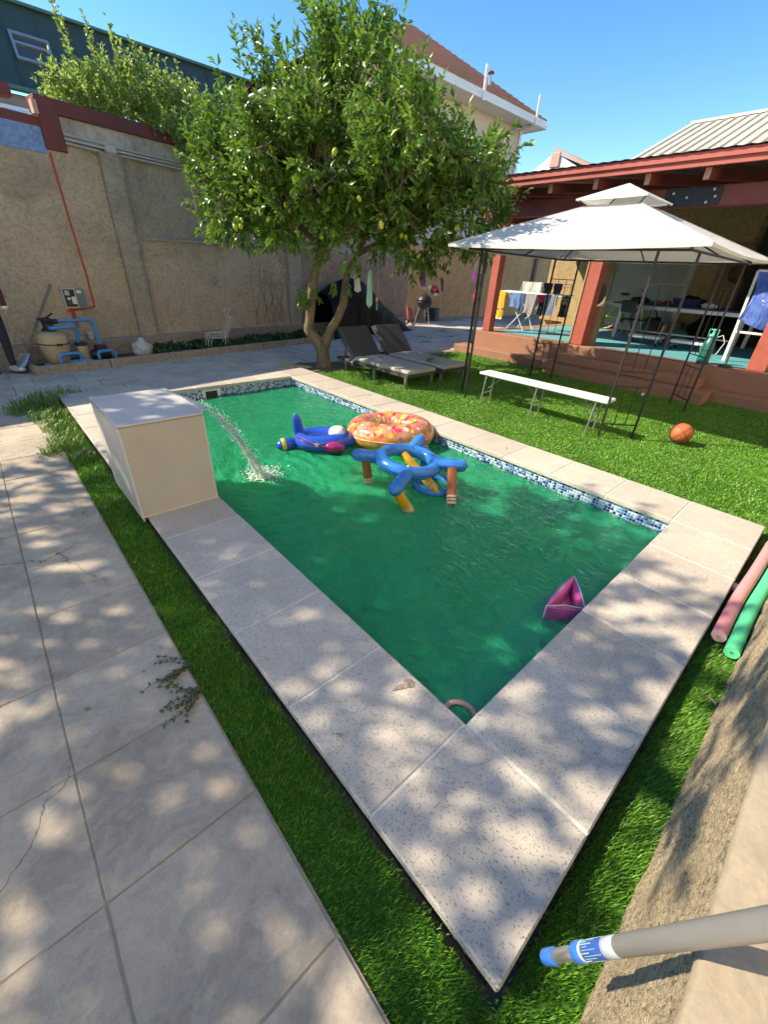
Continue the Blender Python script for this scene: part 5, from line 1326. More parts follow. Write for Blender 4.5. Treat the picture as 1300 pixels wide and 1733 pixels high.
# ================================================================== THINGS HANGING IN THE TREE
def necktie(x,y,z0,z1,mat,label,w=.045,kn=True, tilt=0):
    r = empty('necktie', (x,y,z0), 0, label, 'necktie'); L = z0-z1; R = Matrix.Rotation(tilt,3,'Y')
    ax = te
    def fn(u_, v_):
        ww = w*(.65+.35*v_) if v_ < .9 else w*(1-(v_-.9)/.1*.98)
        p = ax*((u_-.5)*2*ww)+tn*(.012*math.sin(u_*PI*2+v_*4)+.01*math.sin(v_*7))+Vector((0,0,-L*v_))
        return tuple(R @ p)
    m = MB(); m.grid(fn, 6, 24); m.grid(lambda u_,v_: tuple(Vector(fn(u_,v_*.82))+tn*.012), 6, 16); m.build('blade', mat, r)
    m = MB(); m.tube([Vector((0,0,.0)),Vector((.01,0,.18)),Vector((0,.02,.45))], .004, 5); m.build('string', MAT['white_paint'], r)
    return r
MAT['tie_white'] = simple('pale_tie_cloth', (.60,.62,.62), .7, scale=30); MAT['tie_teal'] = simple('mint_satin', (.30,.62,.52), .35, var=.25, scale=9)
MAT['tie_beige'] = simple('beige_tie_cloth', (.50,.45,.38), .7)
necktie(4.09,5.86,1.50,1.18,MAT['tie_white'],'pale grey necktie hanging from the lemon tree fork',.06, tilt=-.1)
necktie(4.28,5.73,1.52,.95,MAT['tie_teal'],'mint green satin necktie hanging from the lemon tree',.055)
necktie(4.89,5.32,1.83,1.42,MAT['tie_beige'],'narrow beige necktie hanging from the right of the lemon tree',.026)
def hung(name, x,y,z, label, cat, build):
    r = empty(name, (x,y,z), 0, label, cat); build(r)
    m = MB(); m.tube([(0,0,0),(.005,.0,.2),(0,0,.5)], .0025, 4); m.build('string', MAT['white_paint'], r); return r
def b_tag(r):
    m = MB(); m.ell((0,0,-.03),(.028,.010,.045),12,8); m.build('fob', MAT['v_yellow'], r)
    m = MB()
    for k in range(4): m.tube([(.012*math.cos(a),.0,-.10-.028*k+.012*math.sin(a)) for a in [2*PI*q/12 for q in range(12)]], .003, 5, closed=True)
    m.build('chain', MAT['white_plastic'], r)
hung('key_fob',4.40,5.66,1.12,'yellow fob with white chain dangling from the lemon tree','fob',b_tag)
MAT['purple'] = simple('purple_foil', (.28,.03,.36), .3, var=.3, scale=20)
MAT['hotpink'] = simple('pink_foil', (.62,.05,.18), .35, var=.2, scale=20)
def b_purple(r):
    m = MB(); m.grid(lambda u_,v_: tuple(te*((u_-.5)*.10)+tn*(.03*math.sin(u_*PI))+Vector((.02*v_,0,-.22*v_))), 6, 8); m.build('panel', MAT['purple'], r)
    m = MB(); m.tube([te*(-.055)+Vector((0,0,-.02)), te*(-.06)+Vector((0,0,-.14)), te*(-.02)+Vector((0,0,-.25)), te*.08+Vector((0,0,-.25))], .010, 6); m.build('white_edge', MAT['v_white'], r)
hung('purple_ornament',5.04,5.21,1.55,'purple and white ornament dangling under the right of the crown','ornament',b_purple)
def b_pink(r):
    m = MB(); m.ell((0,0,0),(.085,.06,.07),14,10); m.build('shell', MAT['hotpink'], r)
    m = MB(); m.ell(tuple(te*-.09+Vector((0,0,.03))),(.05,.04,.045),12,8); m.build('white_head', MAT['v_white'], r)
    for s in (-.055,.05): m = MB(); m.ell(tuple(te*s-tn*.05+Vector((0,0,-.03))),(.026,.02,.026),10,8); m.build('dark_spot', MAT['black'], r)
    m = MB(); m.ell(tuple(te*.03+Vector((0,0,-.075))),(.05,.03,.03),10,8); m.build('white_base', MAT['v_white'], r)
hung('pink_ornament',5.24,5.08,1.29,'round pink and white ornament hanging above the barbecue','ornament',b_pink)
def b_blue(r):
    m = MB(); m.grid(lambda u_,v_: tuple(te*((u_-.5)*.06*(1-v_*.5)+.03*v_)+Vector((0,0,-.2*v_))), 4, 8); m.build('feather', simple('dark_blue_cloth', (.05,.05,.16), .7), r)
    m = MB(); m.ell((0,0,.01),(.03,.03,.018),10,6); m.build('yellow_top', MAT['v_yellow'], r)
hung('blue_ornament',5.34,5.02,1.46,'dark blue ribbon with yellow top hanging beside the pink ornament','ornament',b_blue)
def b_dark(r):
    for s in (-1,1): m = MB(); m.ell(tuple(te*(s*.022)+Vector((0,0,-.07))),(.014,.014,.075),8,8,Matrix.Rotation(.35,3,'Y')); m.build('bottle', MAT['black'], r)
hung('dark_ornament',5.36,5.00,1.72,'pair of dark slim ornaments hanging at the right end of the crown','ornament',b_dark)
def b_green(r):
    m = MB(); m.grid(lambda u_,v_: tuple(te*((u_-.5)*.035)+Vector((0,0,-.17*v_))), 3, 6); m.build('ribbon', MAT['v_lime'], r)
hung('green_ribbon',4.70,5.45,1.66,'short lime green ribbon hanging left of the beige necktie','ribbon',b_green)
# ================================================================== PUMP CORNER (wall frame: x along wall, y out from the kerb)
def wroot(name, label, cat): return empty(name, WO, TH, label, cat)
def elbow_pipe(pts, r, mat, name, par, fr=1.18):
    m = MB(); P = [Vector(p) for p in pts]; out = []
    for i, p in enumerate(P):
        if 0 < i < len(P)-1:
            a = (P[i-1]-p).normalized(); b = (P[i+1]-p).normalized(); q = r*1.6
            for k in range(5):
                t_ = k/4; out.append(((p+a*q)*(1-t_)**2)+(p*2*t_*(1-t_))+((p+b*q)*t_*t_))
        else: out.append(p)
    m.tube(out, r, 14); o = m.build(name, mat, par)
    for i in range(1, len(P)-1):                       # socket fittings at the bends
        for (q_, d_) in ((P[i-1],1),(P[i+1],1)):
            d = (q_-P[i]).normalized(); m = MB(); m.tube([P[i]+d*r*1.7, P[i]+d*r*3.2], r*fr, 14); m.build('socket', mat, o)
    return o
sf = wroot('sand_filter', 'tan sand filter tank with black valve beside the pump', 'pool filter'); C0 = Vector((-.10,.45,0))
m = MB(); m.lathe([(.10,-.04),(.14,-.03),(.165,.08),(.195,.22),(.20,.27),(.205,.285),(.205,.30),(.20,.31),(.205,.36),(.20,.41),(.165,.45),(.09,.475),(.06,.48)], 32, C0); m.build('tank', MAT['tan_tank'], sf)
m = MB(); m.lathe([(.207,.287),(.213,.29),(.213,.30),(.207,.303)], 32, C0); m.build('clamp_band', MAT['black'], sf)
m = MB(); m.cbox(C0.x-.03,C0.x+.05,C0.y-.235,C0.y-.205,.28,.31,.004); m.build('clamp_latch', MAT['black'], sf)
m = MB(); m.lathe([(.10,.475),(.105,.49),(.075,.51),(.07,.60),(.085,.62),(.085,.64),(.05,.655),(.0,.66)], 20, C0); vv = m.build('valve', MAT['black'], sf)
m = MB(); m.tube([C0+Vector((-.12,-.02,.645)),C0+Vector((0,-.03,.655)),C0+Vector((.06,-.04,.70)),C0+Vector((.10,-.05,.725))], [.012,.02,.014,.012], 8); m.build('valve_handle', MAT['black'], vv)
m = MB(); m.tube([C0+Vector((.05,0,.60)),C0+Vector((.14,0,.605))], .036, 12); m.tube([C0+Vector((.02,-.07,.53)),C0+Vector((.0,-.11,.53))], .034, 12); m.build('valve_port', MAT['black'], vv)
pp = wroot('pipework', 'bright blue plastic pipes looping between filter and pump', 'pipes')
elbow_pipe([(.03,.45,.605),(.53,.45,.605),(.55,.44,.20)], .026, MAT['pvc_blue'], 'pipe', pp)
elbow_pipe([(-.10,.36,.525),(-.10,.30,.525),(.24,.33,.535),(.22,.40,.27)], .026, MAT['pvc_blue'], 'pipe', pp)
elbow_pipe([(-.15,.18,-.02),(-.14,.18,.165),(.14,.18,.165),(.14,.18,.04),(-.03,.2,.045),(-.03,.24,-.02)], .024, MAT['pvc_blue'], 'pipe', pp)
elbow_pipe([(.02,.17,.04),(.28,.17,.035)], .022, MAT['pvc_blue'], 'pipe', pp)
elbow_pipe([(.40,.22,-.02),(.41,.22,.15),(.65,.25,.15),(.68,.25,-.02)], .024, MAT['pvc_blue'], 'pipe', pp)
elbow_pipe([(-.35,.30,.0),(-.27,.30,.0)], .035, MAT['pvc_blue'], 'stub', pp)
pu = wroot('pool_pump', 'black and beige pool pump behind the blue pipes', 'pump')
m = MB(); m.lathe([(.06,-.04),(.075,.0),(.085,.2),(.085,.24)], 20, (.26,.42,0)); m.build('strainer', MAT['tan_tank'], pu)
m = MB(); m.lathe([(.095,.24),(.095,.27),(.07,.285),(.0,.285)], 20, (.26,.42,0)); m.build('strainer_lid', MAT['black'], pu)
m = MB(); m.tube([(.36,.40,.09),(.42,.39,.09),(.62,.36,.08),(.64,.36,.08)], [.06,.085,.085,.05], 18); m.build('motor', MAT['black'], pu)
m = MB(); m.cbox(.44,.60,.30,.44,.16,.23,.01); m.build('terminal_box', simple('dark_red_box', (.06,.02,.025), .5), pu)
m = MB(); m.cbox(.30,.62,.28,.46,-.05,.0,.01); m.build('foot', MAT['black'], pu)
cu = empty('plastic_cup', wp(.61,.92,.235), 0, 'white plastic cup standing on the wall plinth above the pump', 'cup')
m = MB(); m.lathe([(.0,.002),(.036,.0),(.05,.115),(.054,.118),(.05,.12),(.046,.115),(.033,.008),(0,.008)], 20); m.build('cup_body', MAT['white_plastic'], cu)
# switch box on the wall
eb = empty('switch_box', WO, TH, 'open grey electrical switch box on the wall above the filter', 'switch box')
m = MB(); m.cbox(.37,.70,OFF-.075,OFF-.002,.735,1.04,.008); m.build('cabinet', MAT['pvc_grey'], eb)
m = MB(); m.cbox(.39,.55,OFF-.081,OFF-.0755,.76,1.015,.002); m.build('panel', MAT['black'], eb)
for (a,b,c,d,mt) in ((.405,.47,.93,1.0,'pvc_grey'),(.425,.465,.86,.90,'white_plastic'),(.485,.545,.80,.91,'white_plastic'),(.41,.47,.78,.84,'maroon')):
    m = MB(); m.cbox(a,b,OFF-.10,OFF-.0815,c,d,.003); m.build('breaker', MAT[mt], eb)
m = MB(); m.cbox(.57,.69,OFF-.085,OFF-.0755,.745,1.03,.003); dl = m.build('door', simple('teal_grey_cover', (.14,.20,.19), .5), eb)
m = MB(); m.cbox(.585,.65,OFF-.0885,OFF-.0855,.96,1.005,.001); m.build('label_plate', MAT['white_plastic'], dl)
# spade
spd = empty('spade', WO, TH, 'spade with wooden shaft leaning against the wall behind the filter', 'spade')
m = MB(); A = Vector((.27,OFF-.02,1.08)); B = Vector((-.52,.42,.18)); m.tube([A,B], .018, 10); m.build('shaft', simple('grey_wood', (.22,.18,.14), .8), spd)
m = MB(); d = (B-A).normalized(); u_, v_ = frame_from(d); u_ = Vector((.55,-.83,0)).normalized()
u_ = (u_-d*u_.dot(d)).normalized(); n_ = d.cross(u_)
def blade(p, q):
    w = .085*(1-max(0,(q-.6)/.4)**2*.7); return tuple(B+d*(.28*q)+u_*((p-.5)*2*w)+n_*(.02*(1-(2*p-1)**2)))
m.grid(blade, 8, 10); m.build('blade', MAT['alu'], spd)
# plastic bag
bgm = glass_mat('thin_plastic_film', (.85,.86,.88), .25, .12)
t = NT('milky_plastic'); t.col((.66,.66,.68)); t.set(Roughness=.3); t.b.inputs['Alpha'].default_value = .75; t.bump(t.noise(t.coord(),14,5,.6,1.), .8, .03); MAT['bag'] = t.m
pb = empty('plastic_bag', wp(1.2,.38,-.03), TH, 'crumpled white plastic bag standing in the bed', 'bag')
m = MB(); m.ell((0,0,.13),(.16,.12,.17),28,18, fn=lambda p: p*(1+.28*mnoise.noise(p*2.6)+.12*mnoise.noise(p*7)) if p.z < .6 else Vector((p.x*.55,p.y*.55,p.z*1.15))); m.build('film', MAT['bag'], pb)
# white wire deer
dr = empty('wire_deer', wp(2.7,.33,-.03), TH, 'white wire-frame deer figure standing in the bed', 'garden figure')
m = MB(); wr = .0055
for y in (-.045,.045):
    m.tube([(-.27,y,0),(-.25,y,.16),(-.26,y,.27),(-.16,y,.33),(.12,y,.31),(.20,y,.36),(.28,y,.52),(.27,y,.60)], wr, 5)
    m.tube([(.13,y,0),(.14,y,.16),(.13,y,.30)], wr, 5); m.tube([(.20,y,0),(.20,y,.18),(.20,y,.36)], wr, 5); m.tube([(-.20,y,0),(-.19,y,.15),(-.13,y,.22),(.13,y,.20),(.24,y,.30),(.36,y,.50),(.44,y,.50),(.42,y,.56),(.33,y,.60),(.27,y,.60)], wr, 5)
m.build('body_wires', MAT['white_paint'], dr)
for s in (-1,1):
    m = MB(); m.tube([(.29,s*.03,.60),(.27,s*.06,.68),(.31,s*.09,.76)], wr, 5); m.tube([(.27,s*.06,.68),(.22,s*.07,.73)], wr, 5); m.tube([(.29,s*.075,.72),(.34,s*.08,.75)], wr, 5); m.build('antler', MAT['white_paint'], dr)
m = MB()
for k in range(10):
    x = -.24+.05*k; z = .21 if x < .15 else .25; m.tube([(x+.02*math.cos(a), .048*math.cos(a), .265+.06*math.sin(a)) for a in [2*PI*q/12 for q in range(12)]], .004, 4, closed=True)
for k in range(6):
    x = .24+.02*k; z = .34+.045*k; m.tube([(x+.03*math.sin(a), .045*math.cos(a), z+.02*math.sin(a)) for a in [2*PI*q/12 for q in range(12)]], .004, 4, closed=True)
m.build('rib_wires', MAT['white_paint'], dr)

# ================================================================== PERSON AT THE LEFT EDGE
def skin_person(root_loc, joints, bones, root_i, paint, mats, name):
    me = bpy.data.meshes.new(name); me.from_pydata([j[0] for j in joints], bones, [])
    o = bpy.data.objects.new(name, me); COL.objects.link(o)
    md = o.modifiers.new('skin','SKIN')
    for i, j in enumerate(joints): me.skin_vertices[0].data[i].radius = (j[1], j[2] if len(j) > 2 else j[1])
    me.skin_vertices[0].data[root_i].use_root = True
    md.use_smooth_shade = True; sb_ = o.modifiers.new('sub','SUBSURF'); sb_.levels = 2; sb_.render_levels = 2
    bpy.context.view_layer.update(); dg = bpy.context.evaluated_depsgraph_get(); ev = o.evaluated_get(dg)
    nm = bpy.data.meshes.new_from_object(ev); bpy.data.objects.remove(o, do_unlink=True)
    nm.materials.clear()
    for mm in mats: nm.materials.append(mm)
    for p in nm.polygons: p.material_index = paint(p.center); p.use_smooth = True
    return nm
pn = empty('person', (-.87,8.0,G), 0, 'person in maroon top, dark trousers and grey trainers standing at the left edge', 'person')
J = [((0,0,.92),.13,.10),((0,.0,1.12),.135,.095),((0,0,1.30),.15,.10),((0,0,1.44),.07,.07),((0,-.01,1.50),.05,.05),((0,-.02,1.60),.085,.095),((0,-.02,1.70),.075,.085),
     ((.10,0,.86),.09,.09),((.115,-.01,.48),.06,.065),((.10,.01,.10),.042,.045),((-.10,0,.86),.09,.09),((-.115,-.01,.48),.06,.065),((-.12,.01,.10),.042,.045),
     ((.18,0,1.38),.06,.06),((.245,.01,1.12),.048,.048),((.25,-.05,.90),.036,.036),((.25,-.06,.85),.028,.034),((.25,-.07,.79),.022,.038),
     ((-.18,0,1.38),.06,.06),((-.245,.01,1.12),.048,.048),((-.25,-.05,.90),.036,.036),((-.25,-.06,.85),.028,.034),((-.25,-.07,.79),.022,.038)]
BN = [(0,1),(1,2),(2,3),(3,4),(4,5),(5,6),(0,7),(7,8),(8,9),(0,10),(10,11),(11,12),(2,13),(13,14),(14,15),(15,16),(16,17),(2,18),(18,19),(19,20),(20,21),(21,22)]
for (b, sx_) in ((17,1),(22,-1)):
    for q, (dy, L) in enumerate(((-.028,.075),(-.01,.085),(.008,.08),(.025,.065))):
        bx = J[b][0]; i = len(J); J += [((bx[0],bx[1]+dy,bx[2]-.03),.009),((bx[0]-.008*sx_,bx[1]+dy*1.1-.006,bx[2]-.03-L*.55),.0085),((bx[0]-.022*sx_,bx[1]+dy*1.1-.008,bx[2]-.03-L),.007)]
        BN += [(b,i),(i,i+1),(i+1,i+2)]
    bx = J[b-1][0]; i = len(J); J += [((bx[0]-.012*sx_,bx[1]-.035,bx[2]-.03),.011),((bx[0]-.02*sx_,bx[1]-.055,bx[2]-.075),.009)]; BN += [(b-1,i),(i,i+1)]
def paint(c):
    if abs(c.x) > .195 and c.z < .885: return 2
    if c.z > 1.47: return 2
    if c.z > .90 or abs(c.x) > .2: return 0
    return 1
pm = skin_person((0,0,0), J, BN, 0, paint, [simple('maroon_knit', (.10,.022,.03), .85, scale=60, bump=.2), simple('navy_denim', (.022,.025,.04), .85, scale=60, bump=.2), simple('skin', (.46,.28,.20), .55, var=.05)], 'body')
link('body', pm, pn)
m = MB(); m.ell((0,.0,1.68),(.10,.115,.10),18,12); m.build('hair', simple('dark_hair', (.03,.022,.018), .6), pn)
m = MB()
for s in (-1,1): m.ell((s*.034,-.105,1.625),(.011,.008,.008),8,6)
m.build('eyes', MAT['black'], pn)
m = MB(); m.ell((0,-.12,1.595),(.014,.022,.022),8,6); m.build('nose', pm.materials[2], pn)
m = MB(); m.ell((0,-.108,1.558),(.024,.008,.006),8,6); m.build('mouth', simple('lips', (.36,.14,.12), .5), pn)
for s in (-1,1): m = MB(); m.ell((s*.092,0,1.61),(.012,.022,.032),8,6); m.build('ear', pm.materials[2], pn)
m = MB(); m.tube([(.25,-.048,.905),(.25,-.055,.875)], [.043,.041], 14); m.tube([(-.25,-.048,.905),(-.25,-.055,.875)], [.043,.041], 14); m.build('cuff', MAT['white_paint'], pn)
for (fx, ang) in ((.10,.75),(-.12,-.4)):
    R = Matrix.Rotation(ang,3,'Z')
    m = MB(); m.ell((fx,0,.055),(.046,.135,.055),18,10,R,fn=lambda p: Vector((p.x,p.y-.35,p.z*(1 if p.z > 0 else .75)*(1+.25*p.y)))); sh = m.build('shoe', simple('grey_trainer', (.42,.41,.40), .6, var=.2, scale=30), pn)
    m = MB(); m.ell((fx,0,.016),(.05,.142,.017),18,8,R,fn=lambda p: Vector((p.x,p.y-.33,p.z))); m.build('sole', MAT['black'], sh)

# ================================================================== THINGS IN THE FAR YARD
tarp = empty('covered_heap', wp(7.7,.55,G), TH, 'tall heap under a black tarpaulin against the wall behind the loungers', 'tarpaulin')
m = MB()
def heap(u_, v_):
    a = u_*PI; s = (u_-.5)*3.6
    prof = 1.38*max(.02, (1-abs((u_-.36)/.68)**2.2) if u_ < .36 else (1-((u_-.36)/.64)**1.15))
    y = -.75*math.cos(v_*PI); z = prof*math.sin(v_*PI)**.55+.0
    k = .05*mnoise.noise(Vector((s*1.7,v_*4,2)))+.02*mnoise.noise(Vector((s*6,v_*12,4)))
    return (s+k, y*.6+k, max(0,z+k*1.2))
m.grid(heap, 60, 30); m.build('cover', MAT['tarp'], tarp)
bq = empty('kettle_barbecue', (11.1,10.75,G), 0, 'black kettle barbecue on three legs before the orange wall', 'barbecue')
m = MB(); m.lathe([(0,.48),(.12,.50),(.22,.58),(.275,.70),(.28,.74)], 24); m.build('bowl', MAT['black'], bq)
m = MB(); m.lathe([(.285,.742),(.27,.80),(.2,.90),(.1,.95),(0,.965)], 24); ld = m.build('lid', MAT['black'], bq)
m = MB(); m.tube([(-.05,0,.95),(-.05,0,1.03),(.05,0,1.03),(.05,0,.95)], .012, 6); m.build('lid_handle', MAT['black'], ld)
for s in (-1,1): m = MB(); m.tube([(s*.27,0,.71),(s*.35,0,.71)], .014, 6); m.build('side_handle', MAT['black'], bq)
for k in range(3):
    a = k*2*PI/3+.5; m = MB(); m.tube([(.17*math.cos(a),.17*math.sin(a),.56),(.33*math.cos(a),.33*math.sin(a),0)], .013, 8); m.build('leg', MAT['alu'], bq)
tk = empty('hand_trolley', (10.55,10.85,G), 0, 'small red hand trolley with white-rimmed wheels beside the barbecue', 'trolley')
m = MB(); m.cbox(-.10,.10,-.03,.03,.08,.55,.01, Matrix.Rotation(-.2,3,'X')); m.build('back_plate', MAT['red_wood'], tk)
m = MB(); m.cbox(-.12,.12,-.14,.02,.06,.075,.003); m.build('toe_plate', MAT['red_wood'], tk)
for s in (-1,1):
    m = MB(); m.tube([(s*.10,.02,.3),(s*.10,.16,.75),(s*.06,.2,.8)], .012, 6); m.build('handle', MAT['red_wood'], tk)
    m = MB(); m.tube([(s*.13,.05,.09),(s*.17,.05,.09)], .09, 18); wh = m.build('wheel', MAT['black'], tk); m = MB(); m.tube([(s*.171,.05,.09),(s*.178,.05,.09)], .055, 16); m.build('rim', MAT['white_paint'], wh)
bx = empty('wooden_crate', (12.7,11.75,G), .4, 'dark wooden crate standing on the paving right of the barbecue', 'crate')
for (a,b,c,d) in ((-.25,.25,-.2,-.18),(-.25,.25,.18,.2),(-.25,-.23,-.178,.178),(.23,.25,-.178,.178)):
    for z in (.02,.16,.30): m = MB(); m.cbox(a,b,c,d,z,z+.12,.004); m.build('slat', MAT['dark_fabric'], bx)
m = MB(); m.box(-.228,.228,-.178,.178,.0,.02); m.build('base', MAT['dark_fabric'], bx)
sd_ = empty('tripod_stand', (13.2,11.85,G), 0, 'thin metal tripod stand right of the wooden crate', 'stand')
m = MB(); m.tube([(0,0,.3),(0,0,1.15)], .014, 8); m.build('pole', MAT['grey_steel'], sd_)
for k in range(3):
    a = 2*PI*k/3; m = MB(); m.tube([(0,0,.45),(.2*math.cos(a),.2*math.sin(a),0)], .012, 6); m.build('leg', MAT['grey_steel'], sd_)
# scattered flat stepping leaves on the far paving
for k, (x,y) in enumerate(((7.9,7.6),(8.6,8.4),(9.4,8.0),(10.2,9.0),(11.2,8.7))):
    m = MB(); m.lathe([(0,.012),(.12,.012),(.14,.0)], 14); o = m.build('drain_cover', MAT['plinth']); o.location = (x,y,G+.002); o.scale = (1.2,.8,1)
    tag(o, ['round dark cover in the paving nearest the loungers','second round dark cover in the far paving from the loungers','round dark cover in the middle of the far paving','round dark cover in the paving nearest the barbecue','round dark cover in the paving farthest right'][k], 'cover', 'covers in the far paving')
# purple foil shapes at the left porch post
for (x,y,z,mt,lab) in ((7.98,6.35,1.52,'purple','purple foil ornament hanging left of the red porch post'),(7.98,6.25,1.12,'hotpink','pink foil ornament hanging low beside the red porch post')):
    r = empty('foil_ornament', (x,y,z), 0, lab, 'ornament')
    po = []
    for q in range(10):
        rr2 = .10 if q%2 == 0 else .05; a = q*PI/5; po.append((0, rr2*math.cos(a)*.6, rr2*1.4*math.sin(a)))
    m = MB(); m.prism(po, (0,0,0), (.012,0,0)); m.build('foil', MAT[mt], r)
    m = MB(); m.tube([(0,0,.1),(0.02,-.05,2.66-z)], .003, 4); m.build('string', MAT['white_paint'], r)

# ================================================================== THINGS ON THE TERRACE
F0 = TZ+.004
rk = empty('drying_rack', (9.2,5.4,F0), 0, 'white folding clothes drying rack on the terrace between the red posts', 'drying rack')
def rp_(x,y,z): return Vector((x-9.2,y-5.4,z-F0))
m = MB()
for x in (9.05,9.55):
    m.tube([rp_(x,5.92,F0+.01),rp_(x,5.20,1.22)], .011, 6); m.tube([rp_(x+.03,5.45,F0+.01),rp_(x+.03,6.05,1.22)], .011, 6)
m.tube([rp_(9.05,5.92,F0+.012),rp_(9.55,5.92,F0+.012)], .011, 6); m.tube([rp_(9.08,5.45,F0+.012),rp_(9.58,5.45,F0+.012)], .011, 6)
m.tube([rp_(9.1,5.21,F0+.012),rp_(9.1,5.40,.80)], .010, 6); m.build('leg_frame', MAT['white_paint'], rk)
m = MB()
for k in range(7):
    x = 9.02+.09*k; m.tube([rp_(x,4.62,1.225+.004*k),rp_(x,6.42,1.225+.004*k)], .006, 5)
for y in (4.62,6.42): m.tube([rp_(9.0,y,1.225),rp_(9.58,y,1.25)], .009, 5)
m.build('rails', MAT['white_paint'], rk)
m = MB(); m.tube([rp_(9.56,6.03,1.25),rp_(9.6,6.03,1.46),rp_(9.6,4.72,1.46),rp_(9.56,4.72,1.25)], .008, 6); m.tube([rp_(9.6,6.03,1.40),rp_(9.6,4.72,1.40)], .006, 5); m.build('upper_rail', MAT['white_paint'], rk)
def garment(name, y0, y1, zt, zb, mat, label, cat, x=9.01, taper=0, legs=False, extra=None):
    r = empty(name, (x,(y0+y1)/2,zt), 0, label, cat, 'laundry on the drying rack'); W = (y1-y0); L = zt-zb
    def fn(u_, v_):
        y = (u_-.5)*W*(1-taper*v_); 
        return (-.006-.02*v_+.018*math.sin(u_*9+y0*20)*v_, y+.01*math.sin(v_*7), -L*v_)
    m = MB()
    if legs:
        m.grid(lambda a,b: fn(a*.46, b), 8, 14); m.grid(lambda a,b: fn(.54+a*.46, b*.94), 8, 14); m.grid(lambda a,b: fn(a, b*.35), 10, 6)
    else: m.grid(fn, 14, 14)
    m.grid(lambda a,b: (.02+.015*math.sin(a*8)*b, (a-.5)*W, -L*.55*b+.004), 10, 8); m.grid(lambda a,b: (-.006+.026*b, (a-.5)*W, .006*math.sin(b*PI)), 10, 2)
    m.build('cloth', mat, r)
    if extra: extra(r, W, L)
    return r
def cl(n, c): return simple(n, c, .9, var=.18, scale=14, bump=.3, dist=.01)
MAT['towel'] = cl('yellow_towelling', (.78,.40,.03))
def towel_band(r, W, L):
    m = MB(); m.box(-.036,-.028,-W*.5,W*.5,-L*.64,-L*.56); m.build('woven_band', cl('beige_band', (.34,.24,.12)), r)
    for k in range(3): m = MB(); m.box(-.040,-.0365,-W*.34+k*W*.26,-W*.22+k*W*.26,-L*.625,-L*.575); m.build('motif', MAT['white_paint'], r)
    m = MB(); m.box(-.034,-.022,-W*.5,W*.5,-L*1.03,-L*.965); m.build('hem', MAT['white_paint'], r)
garment('towel', 6.07,6.36,1.235,.63,MAT['towel'],'yellow beach towel with brown band hanging at the left of the rack','towel',extra=towel_band)
garment('shorts', 5.66,5.93,1.225,.90,cl('washed_denim',(.10,.22,.42)),'light blue patterned shorts hanging on the rack next to the yellow towel','shorts',legs=True)
garment('shirt', 5.52,5.66,1.225,.84,cl('deep_blue_cloth',(.04,.09,.22)),'dark blue shirt hanging between patterned shorts and grey shirt','shirt')
garment('shirt', 5.18,5.50,1.225,.82,cl('grey_jersey',(.30,.28,.28)),'plain grey shirt hanging on the middle of the rack','shirt',taper=.1)
garment('sock', 5.42,5.50,.95,.82,cl('white_sock',(.72,.70,.68)),'white sock hanging low under the rack beside the grey shirt','sock',x=9.12)
garment('cloth', 5.02,5.16,1.225,1.07,cl('crimson_cloth',(.55,.02,.07)),'small crimson cloth hanging beside the grey-blue trousers','cloth')
garment('leggings', 5.06,5.20,1.22,.78,cl('black_cotton',(.015,.015,.018)),'black leggings hanging behind the crimson cloth','leggings',x=9.14,legs=True)
garment('trousers', 4.70,5.00,1.24,.82,cl('slate_cloth',(.19,.22,.28)),'grey-blue trousers folded over the right of the rack','trousers')
garment('trousers', 4.50,4.68,1.23,.80,cl('black_denim',(.014,.014,.018)),'black trousers hanging at the right end of the rack','trousers',x=9.2)
for k, (a,b,c,lab) in enumerate(((5.72,6.0,(.50,.50,.48),'pale striped shirt hung over the upper rail on the left'),(5.48,5.70,(.62,.60,.58),'white shirt hung over the upper rail'),(5.20,5.42,(.02,.02,.025),'black shirt hung over the upper rail beside the white one'),(4.95,5.15,(.03,.03,.04),'dark shorts hung at the right of the upper rail'))):
    garment('shirt' if k < 3 else 'shorts', a,b,1.465,1.22,cl('laundry_cloth',c),lab,'shirt' if k < 3 else 'shorts',x=9.59)

# table tennis table
pt = empty('table_tennis_table', (11.25,2.67,F0), 0, 'dark blue table tennis table on pale steel legs loaded with things', 'table')
m = MB(); m.cbox(-.76,.76,-1.37,1.37,.735,.76,.004); m.build('tabletop', simple('dark_blue_board', (.02,.03,.08), .5, var=.1), pt)
m = MB()
for (a,b,c,d) in ((-.74,.74,-1.36,-1.32),(-.74,.74,1.32,1.36),(-.755,-.72,-1.315,1.315),(.72,.755,-1.315,1.315)): m.cbox(a,b,c,d,.66,.733,.003)
m.build('apron', MAT['grey_steel'], pt)
for x in (-.58,.62):
    for y in (-1.22,1.2): m = MB(); m.cbox(x-.035,x+.035,y-.035,y+.035,0,.658,.004); m.build('leg', MAT['white_paint'], pt)
m = MB(); m.bar((-.58,-1.18,.2),(-.58,1.16,.2),.03); m.build('stretcher', MAT['grey_steel'], pt)
TT = F0+.76
bs = empty('storage_basket', (11.0,2.62,TT), 0, 'navy storage basket on the table tennis table', 'basket')
m = MB(); m.add([(-.16,-.24,0),(.16,-.24,0),(.16,.24,0),(-.16,.24,0),(-.2,-.28,.16),(.2,-.28,.16),(.2,.28,.16),(-.2,.28,.16),(-.18,-.26,.16),(.18,-.26,.16),(.18,.26,.16),(-.18,.26,.16),(-.14,-.22,.02),(.14,-.22,.02),(.14,.22,.02),(-.14,.22,.02)],
 [(3,2,1,0),(0,1,5,4),(1,2,6,5),(2,3,7,6),(3,0,4,7),(4,5,9,8),(5,6,10,9),(6,7,11,10),(7,4,8,11),(9,13,12,8),(10,14,13,9),(11,15,14,10),(8,12,15,11),(12,13,14,15)]); m.build('tub', simple('navy_plastic', (.02,.02,.10), .45), bs)
